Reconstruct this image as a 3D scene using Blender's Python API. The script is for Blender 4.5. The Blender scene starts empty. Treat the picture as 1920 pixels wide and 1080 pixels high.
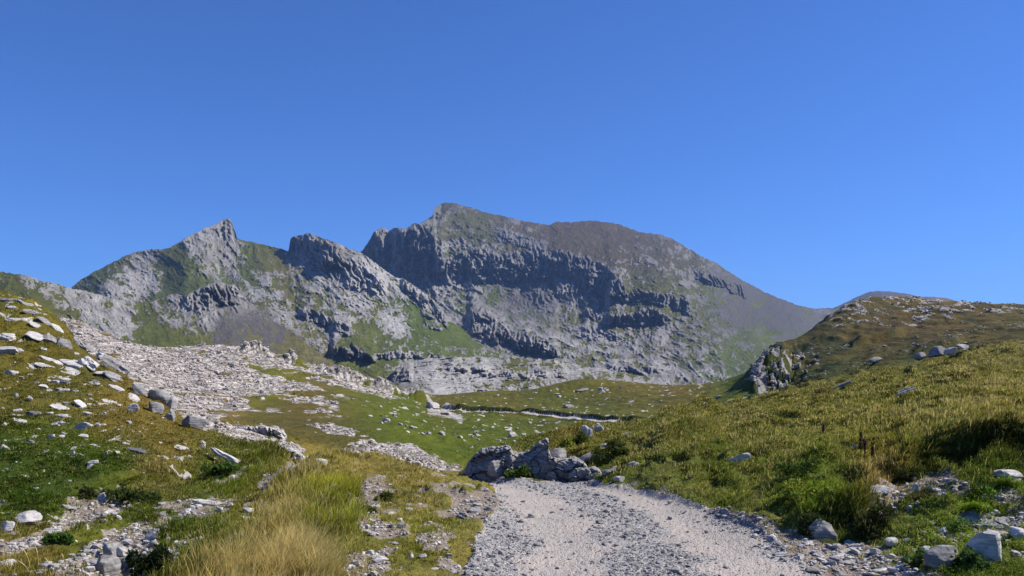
import bpy, bmesh, math, random
import numpy as np
from mathutils import Vector, Matrix, Euler

R = math.radians
random.seed(7)
rng = np.random.default_rng(11)
SC = bpy.context.scene
COL = SC.collection

# ------------------------------------------------------------------ camera, sky, sun, exposure
F, CX, HY, EYE = 1600.0, 960.0, 690.0, 1.9        # focal length in photo pixels, principal column, horizon row, eye height
cam_d = bpy.data.cameras.new("camera")
cam = bpy.data.objects.new("camera", cam_d)
COL.objects.link(cam)
cam.location = (0, 0, EYE)
cam.rotation_euler = (R(90), 0, 0)
cam_d.sensor_width = 36
cam_d.lens = 36 * F / 1920
cam_d.shift_y = (HY - 540) / 1920
cam_d.clip_start = 0.1
cam_d.clip_end = 30000
SC.camera = cam

SUN_AZ, SUN_EL = 80.0, 44.0                        # degrees clockwise from the view direction, and above the horizon
world = bpy.data.worlds.new("World")
SC.world = world
world.use_nodes = True
wn = world.node_tree
wn.nodes.clear()
sky = wn.nodes.new("ShaderNodeTexSky")
sky.sky_type = 'NISHITA'
sky.sun_disc = False
sky.sun_elevation = R(SUN_EL)
sky.sun_rotation = R(SUN_AZ)
sky.altitude = 2200
sky.air_density = 1.0
sky.dust_density = 0.9
sky.ozone_density = 5.0
bg = wn.nodes.new("ShaderNodeBackground")
bg.inputs['Strength'].default_value = 0.105
wo = wn.nodes.new("ShaderNodeOutputWorld")
deep = wn.nodes.new("ShaderNodeMix")                # thin, clean mountain air: a deeper blue
deep.data_type, deep.blend_type = 'RGBA', 'MULTIPLY'
deep.inputs[0].default_value = 1.0
deep.inputs[7].default_value = (0.345, 0.60, 1.0, 1)
wn.links.new(sky.outputs[0], deep.inputs[6])
wn.links.new(deep.outputs[2], bg.inputs[0])
wn.links.new(bg.outputs[0], wo.inputs[0])

sun_d = bpy.data.lights.new("sun", 'SUN')
sun_d.energy = 5.0
sun_d.angle = R(0.53)
sun_d.color = (1.0, 0.935, 0.83)
sun = bpy.data.objects.new("sun", sun_d)
COL.objects.link(sun)
SUNV = Vector((math.sin(R(SUN_AZ)) * math.cos(R(SUN_EL)), math.cos(R(SUN_AZ)) * math.cos(R(SUN_EL)), math.sin(R(SUN_EL))))
sun.rotation_euler = SUNV.to_track_quat('Z', 'Y').to_euler()
sun.location = SUNV * 300
SC.view_settings.view_transform = 'Standard'
SC.view_settings.look = 'None'
SC.view_settings.exposure = 0.55
SC.view_settings.gamma = 1.0
SC.cycles.use_denoising = True
SC.cycles.max_bounces = 5
SC.cycles.diffuse_bounces = 3
SC.cycles.transparent_max_bounces = 4
SC.cycles.volume_bounces = 0

# ------------------------------------------------------------------ noise in numpy
_p = np.random.default_rng(3).permutation(256)
PERM = np.concatenate([_p, _p, _p]).astype(np.int32)
_a = np.random.default_rng(5).uniform(0, 2 * np.pi, 256)
GX, GY = np.cos(_a).astype(np.float32), np.sin(_a).astype(np.float32)


def perlin(x, y, seed=0):
    x = np.asarray(x, np.float32) + seed * 17.31
    y = np.asarray(y, np.float32) + seed * 9.73
    xi, yi = np.floor(x).astype(np.int32), np.floor(y).astype(np.int32)
    xf, yf = x - xi, y - yi
    xi &= 255
    yi &= 255
    u = xf * xf * xf * (xf * (xf * 6 - 15) + 10)
    v = yf * yf * yf * (yf * (yf * 6 - 15) + 10)

    def g(ix, iy, dx, dy):
        h = PERM[PERM[ix] + iy]
        return GX[h] * dx + GY[h] * dy
    n00 = g(xi, yi, xf, yf)
    n10 = g(xi + 1, yi, xf - 1, yf)
    n01 = g(xi, yi + 1, xf, yf - 1)
    n11 = g(xi + 1, yi + 1, xf - 1, yf - 1)
    a = n00 + u * (n10 - n00)
    b = n01 + u * (n11 - n01)
    return (a + v * (b - a)) * 1.5


def fbm(x, y, o=4, seed=0, gain=0.5, lac=2.03):
    s, a, t = 0, 1.0, 0
    for i in range(o):
        s = s + a * perlin(x * lac ** i, y * lac ** i, seed + i * 1.37)
        t += a
        a *= gain
    return s / t * 1.35


def ridged(x, y, o=4, seed=0, gain=0.55, lac=2.03):
    s, a, t, w = 0, 1.0, 0, 1.0
    for i in range(o):
        n = 1 - np.abs(perlin(x * lac ** i, y * lac ** i, seed + i * 1.91)) * 1.6
        n = np.clip(n, 0, 1) ** 1.6
        s = s + a * n * w
        t += a
        w = np.clip(n * 1.6, 0, 1)
        a *= gain
    return s / t


def worley(x, y, seed=0):
    x = np.asarray(x, np.float32)
    y = np.asarray(y, np.float32)
    xi, yi = np.floor(x).astype(np.int32), np.floor(y).astype(np.int32)
    f1 = np.full(x.shape, 9.0, np.float32)
    f2 = np.full(x.shape, 9.0, np.float32)
    cid = np.zeros(x.shape, np.float32)
    for dx in (-1, 0, 1):
        for dy in (-1, 0, 1):
            cx, cy = xi + dx, yi + dy
            h = PERM[PERM[(cx + seed * 31) & 255] + ((cy + seed * 57) & 255)]
            h2 = PERM[h + 101]
            d = np.hypot(cx + h / 255.0 - x, cy + h2 / 255.0 - y)
            m = d < f1
            f2 = np.where(m, f1, np.minimum(f2, d))
            cid = np.where(m, PERM[h2 + 37] / 255.0, cid)
            f1 = np.where(m, d, f1)
    return f1, f2, cid


def sstep(a, b, x):
    t = np.clip((x - a) / (b - a), 0, 1)
    return t * t * (3 - 2 * t)


class TPS:
    def __init__(self, pts, vals, smooth=1e-4):
        self.p = np.asarray(pts, float)
        n = len(self.p)
        d2 = ((self.p[:, None] - self.p[None]) ** 2).sum(-1)
        K = 0.5 * d2 * np.log(d2 + 1e-12) + smooth * np.eye(n)
        P = np.c_[np.ones(n), self.p]
        A = np.zeros((n + 3, n + 3))
        A[:n, :n] = K
        A[:n, n:] = P
        A[n:, :n] = P.T
        self.w = np.linalg.solve(A, np.r_[np.asarray(vals, float), 0, 0, 0])

    def __call__(self, u, v):
        shp = u.shape
        u, v = u.ravel(), v.ravel()
        out = np.empty(u.size)
        for i in range(0, u.size, 40000):
            a, b = u[i:i + 40000], v[i:i + 40000]
            d2 = (a[:, None] - self.p[None, :, 0]) ** 2 + (b[:, None] - self.p[None, :, 1]) ** 2
            out[i:i + 40000] = (0.5 * d2 * np.log(d2 + 1e-12)) @ self.w[:-3] + self.w[-3] + self.w[-2] * a + self.w[-1] * b
        return out.reshape(shp)


def blend(pts, px, py, sig=32.0):
    """value of scattered samples (x, y, value...) spread with soft bells"""
    pts = np.asarray(pts, float)
    nv = pts.shape[1] - 2
    shp = px.shape
    X, Y = px.ravel(), py.ravel()
    out = np.empty((X.size, nv))
    for i in range(0, X.size, 60000):
        d2 = (X[i:i + 60000, None] - pts[None, :, 0]) ** 2 + (Y[i:i + 60000, None] - pts[None, :, 1]) ** 2
        w = np.exp(-d2 / (2 * sig * sig)) + 1e-4 / (1 + d2 / (sig * sig)) ** 2
        out[i:i + 60000] = (w @ pts[:, 2:]) / w.sum(1, keepdims=True)
    return out.reshape(shp + (nv,)) if nv > 1 else out.reshape(shp)


def poly_mask(poly, blur=2):
    """soft mask of a polygon on a half-size photo grid"""
    H, W = 560, 1440                                   # covers columns -480..2400
    p = np.asarray(poly, float) / 2 + np.array([240, 0])
    m = np.zeros((H, W), np.float32)
    x0, x1 = max(0, int(p[:, 0].min()) - 1), min(W, int(p[:, 0].max()) + 2)
    y0, y1 = max(0, int(p[:, 1].min()) - 1), min(H, int(p[:, 1].max()) + 2)
    yy, xx = np.mgrid[y0:y1, x0:x1] + 0.5
    ins = np.zeros(xx.shape, bool)
    for (ax, ay), (bx, by) in zip(p, np.roll(p, -1, 0)):
        c = (ay > yy) != (by > yy)
        if ay != by:
            ins ^= c & (xx < (bx - ax) * (yy - ay) / (by - ay) + ax)
    m[y0:y1, x0:x1] = ins
    for _ in range(2):
        for ax in (0, 1):
            if blur:
                k = sum(np.roll(m, s, ax) for s in range(-blur, blur + 1)) / (2 * blur + 1)
                m = k
    return m


def sample(m, px, py):
    x = np.clip(px / 2 + 240, 0, m.shape[1] - 2)
    y = np.clip(py / 2, 0, m.shape[0] - 2)
    xi, yi = x.astype(int), y.astype(int)
    fx, fy = x - xi, y - yi
    return (m[yi, xi] * (1 - fx) + m[yi, xi + 1] * fx) * (1 - fy) + (m[yi + 1, xi] * (1 - fx) + m[yi + 1, xi + 1] * fx) * fy


def lin(r, g, b):
    f = lambda c: ((c / 255 + 0.055) / 1.055) ** 2.4 if c > 10 else c / 255 / 12.92
    return (f(r), f(g), f(b))


# ------------------------------------------------------------------ object helpers
def tag(o, label=None, cat=None, group=None, kind=None):
    if label:
        o["label"] = label
    if cat:
        o["category"] = cat
    if group:
        o["group"] = group
    if kind:
        o["kind"] = kind
    return o


def np_mesh(name, verts, faces, mats, smooth=True, attrs=None, fmat=None):
    """verts (n,3), faces (m,3|4) or a list of such arrays"""
    me = bpy.data.meshes.new(name)
    if not isinstance(faces, list):
        faces = [faces]
    faces = [f for f in faces if len(f)]
    me.vertices.add(len(verts))
    me.vertices.foreach_set("co", np.asarray(verts, np.float32).ravel())
    loops = np.concatenate([f.ravel() for f in faces]).astype(np.int32)
    tot = np.concatenate([np.full(len(f), f.shape[1], np.int32) for f in faces])
    start = np.concatenate([[0], np.cumsum(tot)[:-1]]).astype(np.int32)
    me.loops.add(len(loops))
    me.loops.foreach_set("vertex_index", loops)
    me.polygons.add(len(tot))
    me.polygons.foreach_set("loop_start", start)
    me.polygons.foreach_set("loop_total", tot)
    me.polygons.foreach_set("use_smooth", np.full(len(tot), smooth, bool))
    for m in (mats if isinstance(mats, (list, tuple)) else [mats]):
        me.materials.append(m)
    if fmat is not None:
        me.polygons.foreach_set("material_index", np.asarray(fmat, np.int32))
    for k, v in (attrs or {}).items():
        a = me.attributes.new(k, 'FLOAT_COLOR', 'POINT')
        c = np.ones((len(verts), 4), np.float32)
        c[:, :v.shape[1]] = v
        a.data.foreach_set("color", c.ravel())
    me.update(calc_edges=True)
    me.validate()
    return me


def link(name, me, parent=None):
    o = bpy.data.objects.new(name, me)
    COL.objects.link(o)
    if parent:
        o.parent = parent
    return o


# ------------------------------------------------------------------ materials
class N:
    """a small node-tree writer"""
    def __init__(self, name):
        self.m = bpy.data.materials.new(name)
        self.m.use_nodes = True
        self.t = self.m.node_tree
        self.t.nodes.clear()

    def n(self, typ, **kw):
        nd = self.t.nodes.new(typ)
        for k, v in kw.items():
            setattr(nd, k, v)
        return nd

    def l(self, a, b):
        self.t.links.new(a, b)

    def val(self, sock, v):
        if hasattr(v, 'is_output'):
            self.l(v, sock)
        else:
            sock.default_value = v

    def noise(self, vec, scale, detail=5, rough=0.6, dist=0.0):
        n = self.n("ShaderNodeTexNoise")
        n.inputs['Scale'].default_value = scale
        n.inputs['Detail'].default_value = detail
        n.inputs['Roughness'].default_value = rough
        n.inputs['Distortion'].default_value = dist
        self.l(vec, n.inputs['Vector'])
        return n.outputs[0]

    def ramp(self, fac, stops):
        r = self.n("ShaderNodeValToRGB")
        e = r.color_ramp.elements
        while len(e) < len(stops):
            e.new(0.5)
        for el, (p, c) in zip(e, stops):
            el.position = p
            el.color = (c, c, c, 1) if isinstance(c, (int, float)) else (*c, 1)
        self.l(fac, r.inputs[0])
        return r.outputs[0]

    def mix(self, fac, a, b, mode='MIX'):
        m = self.n("ShaderNodeMix", data_type='RGBA', blend_type=mode)
        self.val(m.inputs[0], fac)
        self.val(m.inputs[6], a if hasattr(a, 'is_output') else (*a, 1))
        self.val(m.inputs[7], b if hasattr(b, 'is_output') else (*b, 1))
        return m.outputs[2]

    def math(self, op, a, b=0.0, clamp=False):
        m = self.n("ShaderNodeMath", operation=op, use_clamp=clamp)
        self.val(m.inputs[0], a)
        self.val(m.inputs[1], b)
        return m.outputs[0]

    def out(self, col, rough=0.95, bump=None, strength=0.4, dist=0.05, spec=0.15):
        b = self.n("ShaderNodeBsdfPrincipled")
        self.val(b.inputs['Base Color'], col if hasattr(col, 'is_output') else (*col, 1))
        b.inputs['Roughness'].default_value = rough
        b.inputs['Specular IOR Level'].default_value = spec
        if bump is not None:
            bp = self.n("ShaderNodeBump")
            bp.inputs['Strength'].default_value = strength
            bp.inputs['Distance'].default_value = dist
            self.l(bump, bp.inputs['Height'])
            self.l(bp.outputs[0], b.inputs['Normal'])
        o = self.n("ShaderNodeOutputMaterial")
        self.l(b.outputs[0], o.inputs[0])
        return self.m


def terrain_mat(name, s, bump_d, rock_a, rock_b, pale, rough_break=0.35, stretch=None, crack=0.0, dull=1.0, soil=(1, 1, 1)):
    """bare rock, grass, scree and pale rock, blended by the vertex layers 'cover' (grass, scree, pale) and 'turf' (plant colour)"""
    w = N(name)
    pos = w.n("ShaderNodeNewGeometry").outputs['Position']
    if stretch:
        mp = w.n("ShaderNodeMapping")
        mp.inputs['Rotation'].default_value = (0, 0, stretch[0])
        mp.inputs['Scale'].default_value = stretch[1:]
        w.l(pos, mp.inputs[0])
        pos = mp.outputs[0]
    cov = w.n("ShaderNodeAttribute", attribute_name="cover")
    sep = w.n("ShaderNodeSeparateColor")
    w.l(cov.outputs['Color'], sep.inputs[0])
    turf = w.n("ShaderNodeAttribute", attribute_name="turf").outputs['Color']
    big = w.noise(pos, s * 0.35, 6, 0.65)
    mid = w.noise(pos, s * 1.6, 6, 0.68, 0.6)
    fin = w.noise(pos, s * 7.0, 5, 0.7)
    rock = w.ramp(mid, [(0.30, rock_a), (0.52, tuple(0.5 * (x + y) for x, y in zip(rock_a, rock_b))), (0.72, rock_b)])
    rock = w.mix(w.ramp(big, [(0.35, 0.0), (0.7, 0.45)]), rock, tuple(c * 1.12 for c in rock_b))
    rock = w.mix(sep.outputs[2], rock, w.mix(w.ramp(mid, [(0.3, 0.0), (0.65, 1.0)]), tuple(c * 0.72 for c in pale), pale))
    rock = w.mix(w.ramp(fin, [(0.40, 0.30), (0.58, 0.0)]), rock, w.mix(0.65, rock, (0.05, 0.05, 0.05)))
    if crack:
        vo = w.n("ShaderNodeTexVoronoi", feature='DISTANCE_TO_EDGE')
        vo.inputs['Scale'].default_value = s * 1.1
        wob = w.n("ShaderNodeVectorMath", operation='ADD')
        w.l(pos, wob.inputs[0])
        nz = w.n("ShaderNodeTexNoise")
        nz.inputs['Scale'].default_value = s * 1.3
        w.l(pos, nz.inputs['Vector'])
        sc = w.n("ShaderNodeVectorMath", operation='SCALE')
        sc.inputs['Scale'].default_value = 0.4 / s
        w.l(nz.outputs['Color'], sc.inputs[0])
        w.l(sc.outputs[0], wob.inputs[1])
        w.l(wob.outputs[0], vo.inputs['Vector'])
        rock = w.mix(w.ramp(vo.outputs[0], [(0.03, crack), (0.16, 0.0)]), rock, (0.075, 0.07, 0.055))
        rock = w.mix(w.ramp(w.noise(pos, s * 3.2, 5, 0.75), [(0.40, crack), (0.52, 0.0)]), rock, (0.13, 0.115, 0.09))
    scree = w.ramp(fin, [(0.3, tuple(dull * x * y for x, y in zip((0.15, 0.135, 0.125), soil))), (0.55, tuple(dull * x * y for x, y in zip((0.235, 0.215, 0.205), soil))), (0.75, tuple(dull * x * y for x, y in zip((0.33, 0.31, 0.30), soil)))])
    g = w.mix(w.ramp(mid, [(0.28, 0.0), (0.70, 1.0)]), w.mix(1.0, turf, (0.62, 0.68, 0.58), 'MULTIPLY'), w.mix(1.0, turf, (1.32, 1.2, 1.12), 'MULTIPLY'))
    g = w.mix(w.ramp(fin, [(0.35, 0.4), (0.6, 0.0)]), g, w.mix(1.0, g, (0.45, 0.5, 0.45), 'MULTIPLY'))
    brk = w.math('MULTIPLY', w.math('SUBTRACT', w.math('ADD', mid, w.math('MULTIPLY', fin, 0.7)), 0.85), rough_break * 2)
    gf = w.ramp(w.math('ADD', sep.outputs[0], brk), [(0.40, 0.0), (0.60, 1.0)])
    sf = w.ramp(w.math('ADD', sep.outputs[1], brk), [(0.35, 0.0), (0.65, 1.0)])
    col = w.mix(gf, w.mix(sf, rock, scree), g)
    h = w.math('ADD', w.math('MULTIPLY', mid, 1.0), w.math('MULTIPLY', fin, 0.45))
    return w.out(col, 0.95, h, 0.85, bump_d, 0.1)


def rock_mat(name, a, b, s=3.0):
    w = N(name)
    tc = w.n("ShaderNodeNewGeometry").outputs['Position']
    inf = w.n("ShaderNodeObjectInfo").outputs['Random']
    n1 = w.noise(tc, s, 6, 0.65, 0.4)
    n2 = w.noise(tc, s * 6, 5, 0.7)
    mp = w.n("ShaderNodeMapping")
    mp.inputs['Scale'].default_value = (1.2, 1.2, 9.0)
    mp.inputs['Rotation'].default_value = (0.25, 0.3, 0.0)
    w.l(tc, mp.inputs[0])
    n3 = w.noise(mp.outputs[0], s * 0.9, 4, 0.6)
    c = w.ramp(n1, [(0.3, a), (0.55, tuple(0.45 * x + 0.55 * y for x, y in zip(a, b))), (0.75, b)])
    c = w.mix(w.ramp(n3, [(0.42, 0.55), (0.52, 0.0)]), c, tuple(x * 0.55 for x in a))
    c = w.mix(w.ramp(n2, [(0.36, 0.6), (0.5, 0.0)]), c, tuple(x * 0.6 for x in a))
    lich = w.noise(tc, s * 2.3, 3, 0.5)
    c = w.mix(w.ramp(lich, [(0.64, 0.0), (0.70, 0.5)]), c, (0.30, 0.27, 0.17))
    c = w.mix(w.math('MULTIPLY', inf, 0.25), c, w.mix(1.0, c, (0.70, 0.68, 0.68), 'MULTIPLY'))
    h = w.math('ADD', w.math('MULTIPLY', n1, 0.6), w.math('ADD', w.math('MULTIPLY', n2, 0.35), w.math('MULTIPLY', n3, 0.6)))
    return w.out(c, 0.9, h, 0.8, 0.05, 0.15)


M_GROUND = terrain_mat("ground_turf_and_rock", 1.3, 0.16, (0.20, 0.19, 0.18), (0.40, 0.385, 0.375), (0.54, 0.50, 0.47), soil=(1.1, .98, .82))
M_SLOPE = terrain_mat("pale_limestone_pavement", 0.55, 0.35, (0.30, 0.265, 0.24), (0.50, 0.455, 0.425), (0.66, 0.61, 0.58), 0.4, (-0.28, 1.5, 0.2, 1.0), 0.8)
M_MEADOW = terrain_mat("meadow_turf", 0.6, 0.25, (0.16, 0.15, 0.14), (0.34, 0.325, 0.31), (0.50, 0.47, 0.445), 0.4, (0.1, 1.0, 0.5, 1.0))
M_FAR = terrain_mat("mountain_rock_and_grass", 0.05, 3.0, (0.065, 0.061, 0.058), (0.185, 0.175, 0.167), (0.40, 0.385, 0.365), 0.5, dull=0.36)
M_ROCK = {
    'pale': rock_mat("pale_limestone", (0.40, 0.38, 0.365), (0.66, 0.635, 0.615)),
    'grey': rock_mat("grey_limestone", (0.20, 0.195, 0.19), (0.42, 0.405, 0.395)),
    'gravel': rock_mat("road_gravel", (0.25, 0.24, 0.232), (0.52, 0.50, 0.485), 9.0),
    'rubble': rock_mat("warm_limestone_rubble", (0.36, 0.312, 0.275), (0.65, 0.585, 0.54), 1.5),
    'dark': rock_mat("dark_slate", (0.10, 0.10, 0.105), (0.22, 0.215, 0.225)),
}


def road_material():
    w = N("gravel_road")
    pos = w.n("ShaderNodeNewGeometry").outputs['Position']
    cov = w.n("ShaderNodeAttribute", attribute_name="cover")
    sep = w.n("ShaderNodeSeparateColor")
    w.l(cov.outputs['Color'], sep.inputs[0])
    v = w.n("ShaderNodeTexVoronoi")
    v.inputs['Scale'].default_value = 44
    w.l(pos, v.inputs['Vector'])
    vs = w.n("ShaderNodeSeparateColor")
    w.l(v.outputs['Color'], vs.inputs[0])
    v2 = w.n("ShaderNodeTexVoronoi")
    v2.inputs['Scale'].default_value = 110
    w.l(pos, v2.inputs['Vector'])
    n1 = w.noise(pos, 1.1, 5, 0.6)
    n2 = w.noise(pos, 14, 5, 0.7)
    dust = w.mix(w.ramp(n1, [(0.35, 0.0), (0.65, 1.0)]), (0.35, 0.325, 0.30), (0.425, 0.375, 0.335))
    stone = w.ramp(vs.outputs[0], [(0.0, (0.15, 0.145, 0.14)), (0.5, (0.31, 0.298, 0.29)), (1.0, (0.52, 0.50, 0.48))])
    stone = w.mix(w.ramp(v.outputs['Distance'], [(0.5, 0.0), (0.85, 0.5)]), stone, (0.26, 0.245, 0.235))
    c = w.mix(w.ramp(w.math('ADD', sep.outputs[2], w.math('MULTIPLY', w.math('SUBTRACT', n2, 0.5), 0.9)), [(0.35, 0.0), (0.65, 1.0)]), dust, stone)
    c = w.mix(w.ramp(n2, [(0.34, 0.5), (0.5, 0.0)]), c, w.mix(1.0, c, (0.6, 0.58, 0.56), 'MULTIPLY'))
    hh = w.math('ADD', w.math('MULTIPLY', w.math('SUBTRACT', 1.0, v.outputs['Distance']), 0.8), w.math('ADD', w.math('MULTIPLY', w.math('SUBTRACT', 1.0, v2.outputs['Distance']), 0.35), w.math('MULTIPLY', n2, 0.6)))
    return w.out(c, 0.95, hh, 0.8, 0.022, 0.1)


M_ROAD = road_material()


def blade_material(name, trans=0.45):
    w = N(name)
    a = w.n("ShaderNodeAttribute", attribute_name="tint").outputs['Color']
    d = w.n("ShaderNodeBsdfDiffuse")
    t = w.n("ShaderNodeBsdfTranslucent")
    w.l(a, d.inputs[0])
    w.l(a, t.inputs[0])
    m = w.n("ShaderNodeMixShader")
    m.inputs[0].default_value = trans
    w.l(d.outputs[0], m.inputs[1])
    w.l(t.outputs[0], m.inputs[2])
    o = w.n("ShaderNodeOutputMaterial")
    w.l(m.outputs[0], o.inputs[0])
    return w.m


M_BLADE = blade_material("grass_blades")


def plain_plant(name, a, b, s=12):
    w = N(name)
    pos = w.n("ShaderNodeNewGeometry").outputs['Position']
    return w.out(w.mix(w.ramp(w.noise(pos, s, 3), [(0.3, 0.0), (0.7, 1.0)]), a, b), 0.8)


M_DOCK = plain_plant("dry_brown_stalk", (0.05, 0.025, 0.015), (0.11, 0.055, 0.03))
M_STRAW = plain_plant("straw_stalk", (0.36, 0.28, 0.13), (0.50, 0.41, 0.22))
M_PETAL = plain_plant("orange_petal", (0.75, 0.30, 0.02), (0.80, 0.42, 0.03))
M_LEAFSTEM = plain_plant("woody_stem", (0.06, 0.045, 0.03), (0.10, 0.08, 0.05))
# ------------------------------------------------------------------ the ground: heights from control points (column, row, distance)
GP = {
 0:   ["p", (1080, 7.5), (1000, 9.5), (930, 12), (850, 16), (780, 20), (700, 25), (640, 29), (590, 32), (556, 34), "z", (40, 4.9), (60, 3), (110, 4), (170, 9), (250, 6)],
 60:  ["p", (1080, 7.5), (1000, 9.7), (930, 12.2), (850, 16.2), (780, 20.5), (700, 25.5), (640, 29.5), (600, 31.5), (574, 33), "z", (42, 3.4), (70, 2), (110, 4), (170, 10), (250, 6)],
 115: ["p", (1080, 7.5), (1000, 10), (930, 12.5), (850, 16.5), (780, 21), (700, 26.5), (650, 30), (616, 32), "z", (45, 2.2), (80, 2), "p", (608, 140), (598, 165), "z", (230, 8)],
 235: ["p", (1080, 7.2), (1000, 10), (930, 13), (850, 17.5), (790, 22), (740, 26), (712, 28), "z", (36, .2), (60, 0), "p", (705, 75), (680, 105), (645, 165), "z", (230, 3)],
 330: ["p", (1060, 7.3), (1000, 9.5), (930, 13.2), (870, 18), (820, 23), (787, 26), "z", (34, -1), "p", (778, 50), (740, 75), (700, 110), (652, 165), "z", (230, 2)],
 430: ["p", (1060, 7.4), (1000, 9), (950, 12), (900, 16), (860, 20), (828, 24), "z", (31, -1.6), "p", (822, 38), (790, 52), (750, 80), (700, 125), (648, 175), "z", (240, 3)],
 520: ["p", (1060, 7.6), (1000, 9.2), (950, 11.5), (920, 13.5), (893, 15), (868, 20), (852, 25), "z", (32, -2.2), "p", (840, 40), (800, 58), (760, 85), (720, 125), (668, 185), "z", (250, 1)],
 620: ["p", (1080, 7.4), (1020, 8.6), (960, 10.5), (910, 12.5), (871, 14.5), "z", (20, -1.2), (28, -2.4), "p", (862, 42), (830, 55), (790, 75), (750, 110), (700, 180), (692, 200), "z", (270, -2)],
 720: ["p", (1080, 7.4), (1000, 9.2), (940, 11.3), (895, 13.2), (865, 14.6), "z", (19, -1), (28, -3), "p", (855, 45), (820, 62), (785, 90), (755, 130), (735, 170), (718, 215), "z", (280, -6)],
 800: ["p", (1080, 7.5), (1000, 9.3), (950, 11.2), (910, 13.3), (881, 15), "z", (19, -1), (28, -3.6), "p", (868, 42), (845, 55), (815, 75), (790, 105), (770, 140), (755, 190), (742, 225), "z", (300, -10)],
 860: ["p", (1080, 7.6), (1000, 9.6), (950, 11.5), (915, 13.5), (901, 15.5), (896, 19), (892, 22), "z", (27, -1.9), "p", (885, 36), (840, 70), (800, 100), (770, 165), (750, 195), (738, 230), "z", (300, -12)],
 920: ["p", (1080, 7.7), (1000, 9.8), (950, 11.6), (920, 13.6), (905, 16), (900, 18), (875, 19.5), (848, 21), "z", (26, -1.2), (40, -3.6), "p", (838, 72), (800, 105), (773, 155), (752, 195), (733, 235), "z", (300, -12)],
 1000: ["p", (1080, 7.8), (1000, 10), (950, 11.9), (920, 14), (904, 16.5), (896, 17.5), (860, 19), (837, 20.5), (824, 22), "z", (28, -1), (45, -4), "p", (815, 85), (795, 115), (775, 142), (755, 185), (731, 235), "z", (310, -12)],
 1080: ["p", (1080, 7.8), (1000, 10), (950, 12), (925, 14), (908, 16), (895, 17.5), (865, 19), (830, 21), (803, 24), "z", (30, -1), (50, -4), "p", (793, 105), (784, 125), (765, 165), (740, 200), (714, 215), "z", (300, -10)],
 1180: ["p", (1080, 7.8), (1000, 10.2), (960, 11.7), (930, 13.3), (910, 15), (880, 17), (850, 19), (820, 23), (797, 28), "z", (36, -1.2), (60, -3.5), "p", (790, 110), (775, 135), (750, 170), (722, 205), "z", (300, -10)],
 1290: ["p", (1080, 7.8), (1000, 10.1), (960, 11.5), (940, 12.3), (910, 14), (870, 16.5), (830, 20), (800, 25), (772, 32), "z", (40, -.8), (65, -3.5), "p", (765, 115), (745, 150), (722, 200), "z", (300, -9)],
 1400: ["p", (1080, 7.8), (1010, 9.5), (975, 10.7), (940, 11.8), (900, 13.5), (860, 16), (820, 20), (780, 27), (758, 34), "z", (42, -.4), (65, -2.5), "p", (750, 95), (730, 120), (710, 150), (698, 175), "z", (250, -6)],
 1440: ["p", (744, 38), "z", (46, 0), (70, -2), "p", (741, 100), (672, 113), (656, 150), "z", (200, 3)],
 1500: ["p", (1080, 8), (1020, 9.2), (990, 10), (950, 10.8), (900, 12.5), (860, 14.5), (820, 18), (780, 24), (740, 34), (728, 38), "z", (48, .6), "p", (720, 85), (690, 110), (660, 140), (636, 165), "z", (220, 5)],
 1550: ["p", (717, 39), (700, 85), (670, 110), (630, 140), (600, 165), "z", (225, 7)],
 1600: ["p", (1080, 8.2), (1040, 8.8), (1000, 9.5), (960, 10.3), (920, 11.3), (880, 13), (840, 15.5), (800, 19), (760, 25), (720, 34), (706, 39), "z", (50, 1.3), "p", (698, 80), (670, 105), (640, 130), (600, 155), (568, 175), "z", (230, 10)],
 1670: ["p", (690, 40), (685, 76), (655, 105), (620, 135), (580, 165), (557, 185), "z", (240, 12)],
 1750: ["p", (1080, 7.6), (1040, 8.2), (1000, 8.9), (960, 9.7), (920, 10.6), (880, 11.6), (840, 13), (800, 14.6), (760, 18.5), (720, 25), (677, 40), "z", (50, 2.2), "p", (668, 75), (640, 100), (610, 130), (580, 155), (563, 178), "z", (230, 12)],
 1900: ["p", (1080, 7.4), (1040, 7.9), (1000, 8.6), (960, 9.3), (920, 10), (880, 10.9), (830, 12.2), (780, 14.5), (740, 18.5), (700, 25), (646, 45), "z", (55, 3), "p", (638, 75), (620, 100), (600, 125), (573, 150), "z", (220, 10)],
}
_px, _Y, _z = [], [], []


def _row2z(py, Y):
    return EYE - (py - HY) * Y / F


for cx_, lst in GP.items():
    mode = 'p'
    for it in lst:
        if isinstance(it, str):
            mode = it
            continue
        if mode == 'p':
            py, Y = it
            z = _row2z(py, Y)
        else:
            Y, z = it
        _px.append(cx_), _Y.append(Y), _z.append(z)
for cx_, dz in ((-380, 0.010), (2280, 0.012)):          # beyond the frame the slopes go on
    src = 0 if cx_ < 0 else 1900
    for px, Y, z in list(zip(_px, _Y, _z)):
        if px == src:
            _px.append(cx_), _Y.append(Y), _z.append(z + dz * Y * (1 if Y < 80 else .5))
for cx_ in range(-380, 2300, 200):                       # under and just ahead of the camera
    for Y in (1.6, 2.6, 4.2, 5.6):
        z = 0.0 + 0.00006 * max(0, cx_ - 1500) * (Y / 5) + (0.02 if cx_ < 700 else 0)
        _px.append(cx_), _Y.append(Y), _z.append(z)
_px, _Y, _z = map(np.array, (_px, _Y, _z))
GT = TPS(np.c_[_px / 190.0, np.log(_Y) * 3.6], _z / _Y, 2e-3)

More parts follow.
